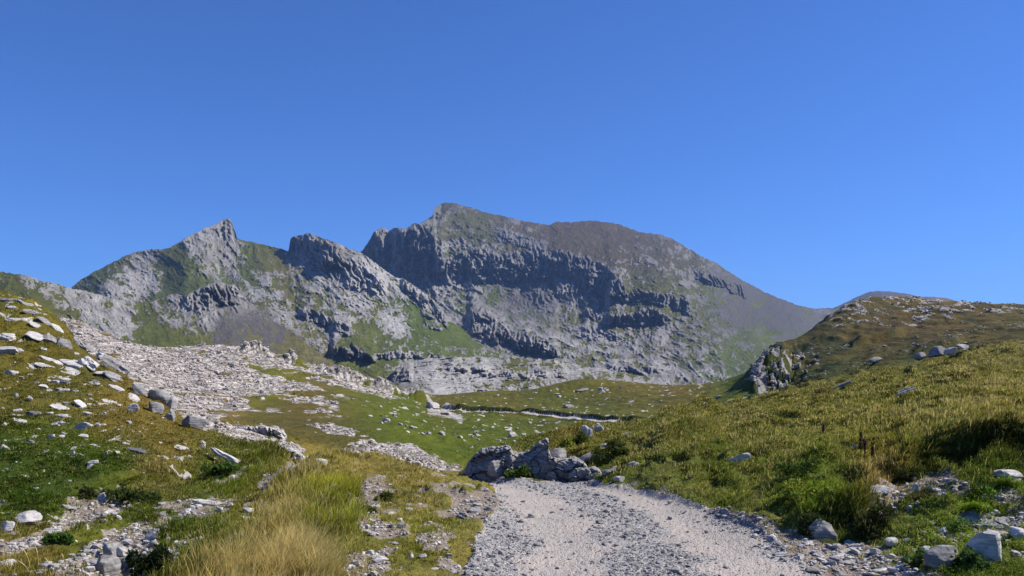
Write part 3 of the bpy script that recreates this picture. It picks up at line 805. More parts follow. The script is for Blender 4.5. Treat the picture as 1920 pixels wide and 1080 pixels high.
# ------------------------------------------------------------------ mountains
def relief(name, ridge, foot, ctrl, label, cat, cover_fn, cliffs=(), step=1.5, rows=240, rough=1.0, seed=0, shape=None, turf=(92, 96, 54), diag=0.0, mat=None, back=0.35, strata=0, dirs=((0, 0, .5, .5, 1, .5),)):
    """a mountain side: its skyline, its foot and its distance are given at photo pixels; crags are added as real depth"""
    ridge = np.asarray(ridge, float)
    foot = np.asarray(foot, float)
    cols = np.arange(ridge[0, 0], ridge[-1, 0] + .01, step)
    rj = fbm(cols / 9, cols * 0 + seed, 3, seed) * 2.2 * rough + perlin(cols / 3.1, cols * 0, seed + 3) * 0.9 * rough
    top = np.interp(cols, ridge[:, 0], ridge[:, 1]) + rj
    bot = np.interp(cols, foot[:, 0], foot[:, 1])
    v = np.linspace(0, 1, rows)[:, None]
    px = np.repeat(cols[None], rows, 0)
    py = bot + (top - bot) * v
    ctrl = np.asarray(ctrl, float)
    Y = np.exp(TPS(ctrl[:, :2] / 100.0, np.log(ctrl[:, 2]), 5e-3)(px / 100.0, py / 100.0))
    base = Y.copy()
    cz = np.zeros_like(Y)
    for upper, lower, A, fall, *o in cliffs:
        U, L = np.asarray(upper, float), np.asarray(lower, float)
        s1 = perlin(px / 13, py / 30, seed + 11) * 7 + perlin(px / 5.5, py / 16, seed + 12) * 3
        yu0 = np.interp(px, U[:, 0], U[:, 1])
        s2 = perlin(px / 17, px * 0, seed + 13) * 5 + perlin(px / 6, px * 0, seed + 14) * 2.5
        yu = np.interp(px, U[:, 0], U[:, 1]) + s1
        yl = np.interp(px, L[:, 0], L[:, 1]) + s2
        yl = np.maximum(yl, yu + 4)
        e0, e1 = max(U[0, 0], L[0, 0]), min(U[-1, 0], L[-1, 0])
        wf = (o[0] if o else 10)
        w = sstep(e0 - wf, e0 + wf, px) * sstep(e1 + wf, e1 - wf, px)
        t = np.clip((yl - py) / (yl - yu), 0, 1)
        d = np.where(py < yu, np.exp(-np.clip(yu0 + 4 - py, 0, None) / fall), sstep(0, 1, t) * 0.4 + t * 0.6)
        ribs = 1.2 - np.abs(perlin((px + diag * .6 * py) / 11 + perlin(px / 24, py / 24, seed + 2) * 1.3, py / 38, seed + 15)) * 1.8 - np.abs(perlin(px / 4.6 + perlin(px / 14, py / 14, seed + 3), py / 15, seed + 16)) * .8
        inb = sstep(0, .12, t) * (py >= yu - 3)
        Y = Y - w * (A * d + min(A * 0.42, 42) * ribs * inb)
        cz = np.maximum(cz, w * sstep(0.02, .15, t) * (py > yu - 1))
    k = base / 1600.0
    crag = shape(px, py) if shape else np.ones_like(Y)
    wx, wy = px + 7 * fbm(px / 40, py / 34, 2, seed + 60), py + 7 * fbm(px / 36, py / 40, 2, seed + 61)
    rr = np.zeros_like(Y)
    dw = blend(dirs, px, py, 45) if len(dirs) > 1 else np.broadcast_to(np.asarray(dirs[0][2:], float), px.shape + (4,))
    for q, deg in enumerate((88, 52, 30, 10)):          # ribs, steep ribs, slanting beds, level beds
        ca, sa = math.cos(R(deg)), math.sin(R(deg))
        s_, t_ = wx * ca + wy * sa, -wx * sa + wy * ca
        rq = .62 * ridged(s_ / 75, t_ / 17, 3, seed + 20 + q) + .38 * ridged(s_ / 30, t_ / 7.5, 3, seed + 30 + q)
        rr = rr + dw[..., q] * rq
    rr = rr / dw.sum(-1)
    r1 = ridged(px / 60, py / 46, 3, seed + 20) - .5
    r3 = fbm(px / 4.2, py / 4.0, 3, seed + 22)
    f1, f2, cid = worley(wx / 13 + r3 * .15, wy / 10 + r3 * .15, 5 + seed)
    l1, l2, lid = worley(px / 33 + perlin(px / 21, py / 21, seed + 50) * .6, py / 25 + perlin(px / 21, py / 21, seed + 51) * .6, 9 + seed)
    fade = sstep(0, .02, 1 - v)
    D = k * rough * (20 * r1 + crag * (46 * (rr - .42) + 12 * (cid - .5) * sstep(0, .2, f2 - f1) + 7 * r3))
    D = D + k * rough * np.clip(crag - .7, 0, .6) * 46 * (.45 - l1) * (1 - cz)
    if strata:
        D = D * .55 + k * strata * (ridged((px + py * .8) / 50, (py + px * .16) / 7, 3, seed + 30) - .5)
    Y = Y - D * (0.35 + 0.65 * fade)
    r2 = (rr - .42) * 1.6 * np.clip(crag, .35, 1.2) + .25 * (cid - .5)
    X = (px - CX) * Y / F
    Z = EYE - (py - HY) * Y / F
    cov, tf = cover_fn(px, py, crag, cz, r2, r3, seed)
    # behind the skyline the mountain goes on and falls away
    nb = 10
    bb = np.linspace(0, 1, nb + 1)[1:, None] ** 1.5
    Yb = Y[-1] * (1 + back * bb)
    Xb = X[-1] * Yb / Y[-1]
    Zb = Z[-1] * (1 - 1.25 * bb ** 1.3) - 40 * bb
    V = np.stack([np.r_[X, Xb], np.r_[Y, Yb], np.r_[Z, Zb]], -1)
    n, m = V.shape[:2]
    cov = np.r_[cov, np.repeat(cov[-1:], nb, 0)]
    tf = np.r_[tf, np.repeat(tf[-1:], nb, 0)]
    ii = np.arange(n * m).reshape(n, m)
    q = np.stack([ii[:-1, :-1], ii[:-1, 1:], ii[1:, 1:], ii[1:, :-1]], -1).reshape(-1, 4)
    me = np_mesh(name, V.reshape(-1, 3), q, mat or M_FAR, True, {"cover": cov.reshape(-1, 3), "turf": tf.reshape(-1, 3)})
    tag(link(name, me), label, cat, kind="structure")


def cover_from(pts, sig, turf_pts, bias=0.0, k=1.0, gs=16.0):
    """points: column, row, grass 0..1, scree 0..1, pale 0..1"""
    def fn(px, py, crag, cz, r2, r3, seed):
        b = blend(pts, px, py, sig)
        n = fbm(px / gs + perlin(px / 20, py / 20, 3), py / (gs * .8), 4, seed + 40) * .75 + fbm(px / 4.5, py / 4.0, 3, seed + 41) * .6
        g = b[..., 0] + bias + n * 0.5 * k - 0.95 * r2 * (b[..., 0] < .93) - cz
        cov = np.zeros(px.shape + (3,), np.float32)
        cov[..., 0] = sstep(.26, .50, g)
        cov[..., 1] = np.clip(b[..., 1] + n * .3, 0, 1)
        cov[..., 2] = np.clip(b[..., 2] - 1.3 * bias + n * .35 + r2 * .9, 0, 1)
        t = blend(turf_pts, px, py, 40) * np.array([.82, .79, .68])
        t = t * (1 + .25 * fbm(px / 30, py / 24, 3, seed + 44))[..., None]
        return cov, t
    return fn


def tpts(lst):
    return np.array([(a, b, *lin(r, g, bl)) for a, b, r, g, bl in lst])


# main massif
B_RIDGE = [(640, 500), (678, 472), (690, 455), (700, 437), (712, 428), (718, 427), (730, 432), (742, 427), (760, 428), (775, 420), (790, 417), (800, 412), (806, 407), (811, 404), (813, 395), (819, 386), (828, 382), (836, 380), (850, 381), (880, 388), (905, 397), (930, 402), (960, 409), (1000, 418), (1030, 422), (1042, 416), (1060, 416), (1080, 416), (1110, 414), (1140, 417), (1165, 422), (1200, 435), (1240, 440), (1262, 449), (1290, 465), (1320, 483), (1345, 494), (1370, 512), (1400, 530), (1430, 545), (1470, 563), (1500, 573), (1530, 579), (1570, 580), (1620, 590)]
B_FOOT = [(640, 740), (1000, 745), (1400, 740), (1620, 740)]
B_CTRL = [(640, 740, 820), (800, 740, 820), (1000, 745, 800), (1200, 740, 820), (1400, 740, 900), (1620, 740, 1000),
          (800, 650, 1150), (900, 660, 1080), (1000, 650, 1120), (1150, 650, 1180), (1300, 660, 1180), (1420, 660, 1250), (1540, 660, 1500),
          (900, 600, 1350), (1000, 590, 1500), (1100, 600, 1400), (1250, 620, 1330), (700, 560, 1650), (800, 560, 1600), (900, 560, 1620), (980, 555, 1720), (1100, 560, 1600), (1200, 560, 1550), (1300, 560, 1600), (1400, 600, 1600), (1500, 600, 1800),
          (720, 500, 1850), (850, 500, 1800), (950, 490, 1850), (1050, 480, 1850), (1150, 500, 1780), (1250, 500, 1800), (1350, 530, 1850),
          (680, 474, 2050), (715, 430, 2050), (800, 415, 2000), (815, 390, 2150), (840, 381, 2150), (900, 396, 2200), (1000, 418, 2250), (1100, 414, 2300), (1200, 435, 2250), (1290, 465, 2200), (1400, 530, 2150), (1530, 579, 2150), (1620, 590, 2200), (640, 500, 2000)]
B_CLIFFS = [
    ([(672, 470), (690, 452), (702, 434), (712, 440), (722, 470)], [(672, 480), (690, 490), (705, 495), (722, 500)], 130, 60, 6),
    ([(738, 445), (760, 432), (790, 425), (812, 432), (818, 470), (835, 485)], [(738, 500), (760, 512), (790, 520), (815, 518), (835, 512)], 130, 50, 8),
    ([(808, 400), (816, 386), (824, 384)], [(808, 408), (824, 410)], 45, 30, 4),
    ([(822, 486), (845, 486), (880, 474), (905, 470), (930, 482)], [(822, 520), (870, 530), (910, 528), (930, 528)], 75, 40, 12),
    ([(925, 484), (945, 478), (970, 470), (1000, 468), (1030, 470), (1060, 476), (1090, 480), (1120, 492), (1150, 512), (1172, 536)], [(925, 528), (945, 530), (975, 534), (1010, 524), (1050, 517), (1080, 530), (1100, 554), (1130, 560), (1150, 560), (1172, 556)], 84, 45, 12),
    ([(935, 440), (960, 432), (1000, 445), (1020, 455)], [(935, 455), (1020, 470)], 40, 40, 12),
    ([(1140, 552), (1200, 546), (1260, 552), (1295, 566)], [(1140, 572), (1200, 565), (1260, 580), (1295, 592)], 70, 60, 10),
    ([(1140, 590), (1180, 592), (1200, 580), (1235, 578), (1255, 592)], [(1140, 608), (1180, 612), (1210, 612), (1255, 606)], 75, 50, 8),
    ([(1095, 582), (1150, 588), (1180, 592)], [(1095, 600), (1180, 606)], 35, 40, 10),
    ([(880, 585), (905, 580), (930, 600), (960, 625), (1030, 640), (1045, 655)], [(880, 625), (910, 638), (960, 655), (1045, 668)], 85, 70, 8),
    ([(1040, 545), (1060, 535), (1090, 545)], [(1040, 565), (1090, 575)], 30, 30, 10),
    ([(1300, 505), (1330, 515), (1400, 545)], [(1300, 525), (1340, 535), (1400, 560)], 60, 60, 12),
    ([(960, 560), (1000, 550), (1040, 555)], [(960, 572), (1040, 575)], 25, 30, 10),
    ([(1050, 690), (1090, 700), (1130, 690)], [(1050, 712), (1130, 712)], 35, 40, 10),
    ([(1140, 680), (1200, 690), (1240, 686)], [(1140, 695), (1240, 702)], 25, 40, 10),
    ([(1090, 610), (1130, 615), (1160, 625)], [(1090, 630), (1160, 640)], 32, 40, 10)]
B_COV = [(700, 450, 0, 0, .1), (760, 470, 0, 0, .1), (800, 500, 0, 0, .1), (850, 405, .55, .6, .1), (830, 425, .55, .4, 0), (900, 420, .65, .6, .1), (880, 455, .55, .4, 0), (950, 430, .62, .6, .1), (1000, 440, .5, .6, .1), (1050, 430, .7, .7, .1), (1100, 425, .7, .7, .2), (1060, 460, .68, .6, 0), (1100, 470, .75, .6, 0), (1150, 450, .62, .7, .2), (1200, 455, .55, .7, .2), (1200, 480, .48, .5, .3), (1250, 470, .45, .6, .3), (1200, 510, .58, .3, .2), (1150, 495, .5, .5, .3),
         (1230, 540, .62, .3, .1), (1280, 500, .42, .5, .3), (1260, 530, .5, .4, .1), (1300, 550, .5, .2, 0), (1250, 555, .6, .2, 0), (1240, 572, .65, .2, 0), (900, 500, .05, 0, .1), (980, 500, 0, 0, 0), (1050, 500, 0, 0, 0), (1110, 525, 0, 0, 0), (850, 500, .1, 0, .2), (850, 465, .5, .2, .1), (820, 455, .2, 0, .4), (980, 458, .5, .2, 0), (960, 442, .2, .2, 0),
         (1080, 580, .4, .2, .1), (1050, 555, .4, .1, 0), (1150, 575, .4, .2, .1), (1200, 575, .6, .2, 0), (740, 515, .25, .3, .2), (800, 545, .2, .3, .4), (850, 540, .35, .2, .35), (930, 560, .25, .6, .2), (960, 575, .15, .75, .25), (1000, 570, .15, .75, .3), (1040, 590, .12, .7, .2), (900, 560, .35, .4, .2), (860, 570, .3, .2, .4), (840, 600, .05, .3, .3), (860, 620, .1, .3, .3),
         (1340, 560, .5, .6, 0), (1320, 600, .4, .6, .1), (1370, 560, .1, .9, 0), (1360, 520, .2, .6, .1), (1420, 580, .12, 1, 0), (1460, 610, .12, 1, 0), (1500, 590, .1, .7, .3), (1540, 600, .2, .6, .3), (1500, 630, .2, .8, .2), (1400, 620, .15, .8, .1), (1340, 630, .1, .5, .3), (1390, 645, .85, .4, 0), (1440, 645, .9, .3, 0), (1430, 665, .8, .3, 0), (1290, 650, .45, .4, .1), (1340, 662, .65, .3, 0), (1380, 670, .5, .3, .1),
         (920, 600, .05, .1, .3), (1000, 610, .1, .2, .3), (1000, 650, .12, .1, .4), (1100, 640, .12, .1, .4), (1060, 620, .15, .3, .3), (1180, 650, .12, .1, .45), (1250, 640, .15, .3, .2), (1200, 620, .2, .4, .1), (1250, 690, .08, .1, .4), (1330, 695, .08, .1, .4), (950, 650, .1, .1, .2), (900, 690, .15, 0, .5), (1150, 700, .12, 0, .4), (1050, 700, .15, 0, .5), (1115, 690, .4, .1, .3), (940, 670, .35, .1, .2), (800, 690, .25, 0, .4)]
B_TURF = tpts([(850, 420, 88, 84, 60), (1000, 430, 86, 78, 60), (1100, 420, 92, 78, 60), (1150, 450, 86, 78, 60), (1100, 465, 74, 72, 50), (880, 470, 82, 90, 52), (1250, 470, 84, 78, 62), (1250, 560, 84, 86, 46), (1200, 580, 86, 90, 46), (1330, 560, 88, 94, 56), (1420, 600, 96, 98, 66), (1420, 650, 84, 98, 48), (1100, 690, 90, 96, 54), (900, 650, 84, 96, 50)])
B_SHAPE_PTS = [(700, 470, 1.2), (800, 480, 1.3), (850, 410, .4), (950, 420, .45), (1050, 430, .35), (1150, 440, .4), (1250, 470, .5), (1200, 510, .75), (1280, 540, .6), (900, 500, 1.4), (1000, 500, 1.3), (1100, 530, 1.2), (850, 560, 1.05), (930, 570, .75), (1000, 580, .75), (1070, 570, 1.0), (850, 610, .9), (950, 620, 1.2), (1050, 640, 1.2), (1150, 640, 1.2), (1250, 600, 1.0), (1350, 540, .6), (1420, 580, .18), (1470, 610, .2), (1540, 600, .4), (1350, 630, .6), (1400, 650, .2), (1250, 690, 1.1), (900, 690, 1.0), (1100, 700, 1.1), (1340, 690, 1.0)]
relief("mountain", B_RIDGE, B_FOOT, B_CTRL, "broad grey massif with a blue shaded cliff band, highest mountain in the middle", "mountain",
       cover_from(B_COV, 24, B_TURF, 0, 1.3), B_CLIFFS, 1.2, 330, 1.0, 1, lambda a, b: blend(B_SHAPE_PTS, a, b, 36), diag=-.25,
       dirs=[(700, 460, 1, .3, .1, 0), (800, 480, 1, .3, .1, 0), (850, 410, .1, .4, 1, .3), (950, 430, .1, .3, .8, .5), (1100, 430, .1, .2, .8, .8), (1250, 480, .1, .4, 1, .2), (1000, 500, 1, .2, .1, .1), (1120, 530, 1, .2, .1, .1), (1200, 590, 1, .3, .2, 0), (880, 500, 1, .4, .2, 0), (850, 580, .1, .6, 1, .1), (950, 600, .1, .4, 1, .3), (1000, 660, 0, .3, 1, .6), (1150, 660, 0, .3, 1, .6), (1300, 680, 0, .3, 1, .5), (1300, 520, .3, 1, .5, 0), (1400, 580, 0, .5, 1, 0), (900, 690, 0, .2, .6, 1)])

# far low summit on the right
relief("far_summit", [(1480, 600), (1530, 579), (1560, 578), (1590, 565), (1610, 555), (1630, 547), (1650, 545), (1675, 547), (1700, 551), (1730, 556), (1770, 558), (1800, 566), (1830, 573), (1870, 578), (1930, 588), (2100, 600)],
       [(1480, 650), (2100, 650)], [(1480, 600, 2500), (1560, 578, 2600), (1650, 545, 2700), (1800, 566, 2700), (2100, 600, 2700), (1480, 650, 2000), (1800, 650, 2000), (2100, 650, 2000)],
       "smooth grey brown summit peeping over the heathery knoll", "mountain", cover_from([(1550, 590, .3, .8, .1), (1650, 560, .25, .9, .1), (1640, 548, .1, .5, .4), (1750, 570, .5, .8, 0), (1900, 590, .5, .8, 0)], 40, tpts([(1650, 560, 106, 96, 76), (1800, 580, 110, 98, 76)])),
       (), 2.0, 60, .5, 2, lambda a, b: a * 0 + .35)

# pyramid peak and its right shoulder
C_RIDGE = [(100, 560), (132, 541), (150, 525), (180, 508), (215, 490), (250, 473), (270, 469), (290, 468), (315, 466), (325, 460), (350, 445), (372, 434), (390, 425), (408, 419), (418, 412), (427, 409), (433, 413), (438, 425), (442, 437), (444, 447), (455, 450), (470, 453), (500, 460), (530, 468), (541, 471), (543, 458), (545, 447), (550, 443), (560, 441), (575, 438), (580, 436), (590, 441), (605, 447), (615, 450), (635, 457), (655, 466), (675, 473), (700, 490), (720, 505), (740, 520), (755, 522), (765, 528), (790, 545), (815, 565), (840, 600), (870, 618), (890, 640), (920, 655), (980, 672)]
C_FOOT = [(100, 700), (400, 730), (700, 740), (980, 740)]
C_CTRL = [(100, 560, 1180), (132, 541, 1200), (190, 502, 1270), (250, 473, 1330), (315, 466, 1330), (350, 445, 1380), (390, 425, 1450), (427, 409, 1540), (460, 452, 1520), (541, 471, 1450), (580, 436, 1460), (640, 460, 1400), (700, 490, 1350), (760, 525, 1280), (840, 600, 1120), (890, 640, 1020), (980, 672, 900),
          (200, 540, 1120), (250, 530, 1190), (300, 520, 1230), (350, 500, 1240), (385, 480, 1300), (410, 500, 1330), (430, 470, 1430), (420, 540, 1180), (500, 530, 1200), (600, 520, 1230), (680, 540, 1180), (760, 600, 1050), (500, 600, 980), (600, 600, 1000), (700, 620, 960), (800, 640, 930), (880, 660, 900), (600, 650, 850), (700, 660, 840),
          (100, 700, 900), (300, 700, 820), (500, 700, 720), (700, 740, 650), (980, 740, 660), (850, 700, 740)]
C_CLIFFS = [
    ([(420, 425), (428, 420), (436, 430)], [(420, 480), (428, 490), (436, 494)], 22, 30, 4),
    ([(541, 470), (546, 445), (570, 442), (640, 470)], [(541, 474), (560, 480), (600, 500), (640, 520)], 34, 60, 8),
    ([(600, 478), (630, 472), (680, 500), (720, 530)], [(600, 508), (650, 540), (720, 552)], 45, 60, 10),
    ([(560, 585), (590, 583), (630, 600), (660, 615)], [(560, 595), (600, 605), (630, 622), (660, 632)], 30, 50, 8),
    ([(622, 655), (655, 650), (690, 660), (702, 672)], [(622, 664), (655, 672), (702, 678)], 45, 40, 6),
    ([(755, 528), (790, 548), (820, 575), (838, 600)], [(755, 545), (790, 572), (820, 598), (838, 618)], 40, 50, 6),
    ([(700, 664), (730, 660), (770, 662), (830, 668)], [(700, 672), (770, 672), (830, 674)], 20, 30, 8),
    ([(790, 585), (815, 592), (822, 598)], [(790, 592), (822, 603)], 16, 30, 4), ([(795, 607), (830, 615)], [(795, 613), (830, 622)], 14, 30, 4)]
C_COV = [(140, 545, .5, 0, .1), (150, 530, .8, 0, .1), (200, 505, .8, 0, .1), (240, 485, .55, 0, .1), (230, 520, .25, .1, .4), (270, 495, .08, 0, .3), (290, 480, .15, 0, .3), (290, 525, .15, 0, .45), (210, 560, .15, 0, .3), (250, 555, .22, 0, .45), (240, 580, .15, 0, .4), (310, 490, 1.0, 0, 0), (330, 510, 1.0, 0, 0), (320, 540, 1.0, 0, 0), (360, 530, .95, .2, 0), (290, 575, .85, 0, .2), (390, 520, .75, .3, 0), (300, 473, .75, .2, 0), (340, 478, .8, .3, .2),
         (360, 455, .1, 0, .35), (390, 450, 0, 0, .2), (420, 430, 0, 0, .1), (430, 470, 0, 0, .05), (410, 490, .12, .1, .3), (420, 510, .15, .1, .3), (385, 490, .3, .3, .2), (375, 508, .5, .5, .1), (440, 500, .1, .1, .3), (400, 535, .6, .4, .2), (440, 530, .4, .4, 0), (470, 470, .95, 0, 0), (500, 475, .95, 0, 0), (530, 490, .95, 0, 0), (460, 510, .95, 0, 0), (480, 500, .75, 0, .2), (525, 505, .35, 0, .5), (480, 530, .2, 0, .9), (495, 545, .3, 0, .7), (510, 560, .45, 0, .5), (500, 520, .7, 0, .2),
         (560, 455, .15, 0, .1), (600, 465, .3, 0, .1), (590, 490, .05, 0, .1), (560, 490, .1, 0, .3), (640, 480, .3, 0, .2), (640, 510, .08, 0, .3), (690, 510, .05, 0, .7), (720, 525, .02, 0, .8), (690, 540, .15, 0, .6), (600, 520, .15, 0, .5), (550, 540, .55, 0, .3), (580, 550, .65, 0, .2), (600, 540, .4, 0, .4), (620, 560, .55, 0, .2), (650, 560, .35, 0, .5), (700, 560, .4, 0, .4), (740, 570, .55, 0, .2), (760, 545, .15, .1, .8), (800, 565, .05, 0, .5), (825, 590, .05, 0, .4),
         (742, 600, .0, 0, 1), (735, 620, 0, 0, 1), (720, 640, .9, 0, 0), (690, 615, .85, 0, .2), (660, 645, .9, 0, 0), (620, 600, .5, 0, .2), (560, 580, .35, 0, .4), (540, 600, .4, 0, .4), (600, 630, .3, 0, .5), (640, 605, .15, 0, .5), (670, 585, .2, 0, .5), (790, 595, .95, 0, 0), (770, 580, .8, 0, .1), (830, 625, .95, 0, 0), (870, 640, .9, 0, 0), (780, 640, .7, 0, .3), (800, 655, .6, 0, .3), (850, 660, .6, 0, .3), (900, 665, .5, 0, .3), (740, 655, .7, 0, .3), (760, 665, .25, 0, .8),
         (470, 570, .55, .3, .2), (500, 590, .6, .3, .2), (450, 600, .1, 1, .1), (420, 620, .1, 1, .1), (480, 630, .35, 1, .1), (540, 650, .3, 1, .1), (480, 600, .3, .8, .1), (520, 630, .7, .5, .0), (560, 640, .7, .4, .1), (580, 665, .7, .4, .1), (640, 690, .75, .2, .2), (700, 700, .8, .1, .2)]
C_TURF = tpts([(150, 530, 82, 90, 52), (320, 510, 74, 86, 46), (300, 475, 92, 92, 58), (470, 480, 92, 96, 48), (530, 490, 104, 98, 50), (460, 510, 84, 100, 44), (600, 560, 92, 98, 50), (690, 630, 92, 100, 48), (800, 600, 82, 98, 44), (850, 640, 88, 100, 46), (550, 650, 104, 102, 64), (480, 620, 108, 104, 76), (620, 470, 96, 92, 56)])
C_SHAPE_PTS = [(200, 505, .4), (270, 510, .55), (230, 560, .7), (320, 520, .25), (390, 450, .7), (425, 450, 1.2), (400, 490, .6), (430, 500, 1.0), (480, 480, .3), (520, 500, .4), (590, 480, 1.1), (650, 510, 1.0), (700, 530, 1.0), (600, 560, .7), (560, 590, .8), (640, 600, .9), (700, 640, .35), (740, 610, .5), (790, 600, .3), (800, 570, 1.0), (860, 640, .35), (450, 620, .25), (520, 640, .25), (660, 660, .7)]
relief("pyramid_mountain", C_RIDGE, C_FOOT, C_CTRL, "sharp grey pyramid peak with green flanks, left of the main massif", "mountain",
       cover_from(C_COV, 17, C_TURF, -.09, 1.35), C_CLIFFS, 1.2, 270, .85, 3, lambda a, b: blend(C_SHAPE_PTS, a, b, 30), diag=-.6,
       dirs=[(200, 520, .2, .5, 1, 0), (270, 510, .2, .6, 1, 0), (400, 450, .2, 1, .5, 0), (430, 460, 1, .6, .1, 0), (500, 530, .1, .8, 1, 0), (600, 490, .6, .8, .6, 0), (690, 520, .1, 1, .8, 0), (620, 590, .1, .8, 1, 0), (740, 610, .3, 1, .3, 0), (800, 580, .3, 1, .4, 0), (700, 665, 0, .1, .3, 1)])

# near ridge of rock slabs on the left
D_RIDGE = [(-480, 540), (-200, 520), (-60, 512), (0, 510), (30, 513), (60, 519), (68, 523), (80, 527), (100, 531), (132, 540), (160, 545), (200, 557), (235, 562), (265, 567), (285, 566), (310, 556), (330, 550), (345, 556), (352, 552), (372, 541), (392, 532), (410, 528), (425, 533), (440, 534), (455, 552), (480, 575), (520, 608), (570, 640), (620, 680), (660, 700)]
D_FOOT = [(-480, 640), (0, 620), (130, 640), (300, 690), (450, 700), (660, 720)]
D_CTRL = [(-480, 540, 720), (0, 510, 720), (132, 540, 750), (265, 567, 820), (330, 550, 850), (410, 528, 900), (455, 552, 880), (520, 608, 800), (620, 680, 650), (660, 700, 620),
          (-480, 640, 480), (0, 620, 520), (130, 640, 520), (300, 690, 480), (450, 700, 520), (660, 720, 560), (60, 570, 600), (200, 600, 640), (300, 620, 640), (400, 600, 720), (450, 630, 680)]
D_CLIFFS = [([(345, 562), (360, 545), (400, 535), (440, 540), (455, 556)], [(345, 575), (375, 585), (410, 575), (455, 572)], 24, 40, 8),
            ([(380, 545), (410, 540), (445, 555)], [(380, 565), (445, 585)], 12, 30, 6)]
D_COV = [(-300, 560, .8, 0, .2), (0, 525, .5, 0, .3), (20, 545, .95, 0, 0), (60, 575, 1, 0, 0), (70, 535, .45, .2, .3), (110, 570, .7, 0, .2), (60, 525, .2, .1, .4), (100, 545, .3, 0, .4), (120, 540, .1, 0, .3), (150, 565, .12, 0, .45), (130, 590, .5, 0, .3), (200, 580, .08, 0, .5), (190, 610, .1, .1, .4), (240, 595, .05, 0, .5), (240, 625, .15, .1, .5), (220, 570, .3, 0, .3), (270, 590, .6, 0, .2), (280, 620, .9, 0, 0), (300, 645, .95, 0, 0), (250, 640, .7, 0, .2), (320, 575, .12, 0, .45), (330, 600, .12, 0, .4), (310, 595, .6, 0, .1), (360, 585, .05, 0, .4), (380, 610, .1, .1, .4), (345, 620, .6, .2, .1), (400, 560, 0, 0, .1), (430, 555, 0, 0, .2), (390, 590, .05, .1, .3), (430, 590, .1, .5, .2), (360, 650, .9, .2, 0), (420, 620, .1, 1, .1), (400, 645, .5, .8, .1), (460, 640, .3, 1, .1), (500, 640, .4, .9, .1), (500, 620, .2, .6, .2), (560, 660, .6, .5, .1)]
D_TURF = tpts([(30, 560, 84, 90, 44), (100, 580, 88, 92, 48), (290, 620, 88, 96, 50), (360, 650, 90, 96, 52), (450, 640, 104, 102, 70)])
relief("slab_ridge", D_RIDGE, D_FOOT, D_CTRL, "grey ridge of tilted rock slabs in front of the pyramid peak", "ridge",
       cover_from(D_COV, 17, D_TURF), D_CLIFFS, 1.35, 130, 1.0, 5, lambda a, b: blend([(0, 550, .2), (70, 570, .2), (60, 525, .5), (150, 560, .8), (220, 590, .9), (290, 620, .25), (330, 580, 1.0), (380, 590, 1.1), (420, 550, 1.3), (440, 620, .3), (350, 640, .3), (500, 640, .3)], a, b, 26), diag=-.55, dirs=((0, 0, .3, 1, .35, 0),))

# pale rock hump at the foot of the massif
K_RIDGE = [(690, 725), (722, 712), (735, 700), (745, 690), (760, 679), (800, 672), (850, 669), (900, 669), (960, 671), (1010, 673), (1060, 678), (1120, 690), (1180, 700), (1250, 716)]
K_COV = [(740, 700, 0, 0, .1), (780, 690, .1, 0, .7), (830, 680, .2, 0, .8), (850, 710, .12, 0, 1), (900, 700, .15, 0, .9), (950, 690, .25, 0, .7), (1000, 710, .15, 0, .9), (1050, 700, .2, 0, .6), (1120, 710, .25, 0, .5), (1200, 715, .2, 0, .5), (705, 725, .8, 0, .2), (980, 690, .5, 0, .3)]
relief("rock_hump", K_RIDGE, [(690, 752), (1250, 752)], [(690, 725, 560), (745, 690, 640), (850, 669, 700), (1010, 673, 700), (1120, 690, 660), (1250, 716, 620), (690, 752, 400), (850, 752, 400), (1000, 752, 400), (1250, 752, 420), (850, 710, 530), (1000, 712, 530)],
       "pale cracked limestone hump with a dark blunt left end, below the massif", "rock outcrop", cover_from(K_COV, 22, tpts([(850, 700, 92, 96, 56), (1000, 700, 96, 100, 54)])),
       [([(732, 702), (745, 690), (765, 690), (772, 700)], [(732, 710), (750, 715), (772, 716)], 30, 60, 5), ([(840, 688), (880, 692), (910, 690)], [(840, 694), (910, 698)], 22, 40, 10), ([(900, 700), (960, 698), (1000, 704)], [(900, 706), (1000, 710)], 18, 40, 10), ([(1000, 694), (1030, 690), (1060, 700)], [(1000, 705), (1060, 712)], 22, 40, 8)],
       1.2, 110, 1.0, 7, lambda a, b: a * 0 + .9, diag=.35, strata=34)
# ------------------------------------------------------------------ loose rocks
def _ico(sub):
    bm = bmesh.new()
    bmesh.ops.create_icosphere(bm, subdivisions=sub, radius=1)
    bm.verts.ensure_lookup_table()
    v = np.array([q.co for q in bm.verts])
    f = np.array([[q.index for q in fc.verts] for fc in bm.faces])
    bm.free()
    return v, f


ICO = {k: _ico(k) for k in (1, 2, 4, 5)}


def noise3(v, s, seed):
    return (perlin(v[:, 0] * s, v[:, 1] * s, seed) + perlin(v[:, 1] * s + 5, v[:, 2] * s, seed + 1) + perlin(v[:, 2] * s + 9, v[:, 0] * s, seed + 2)) / 1.8


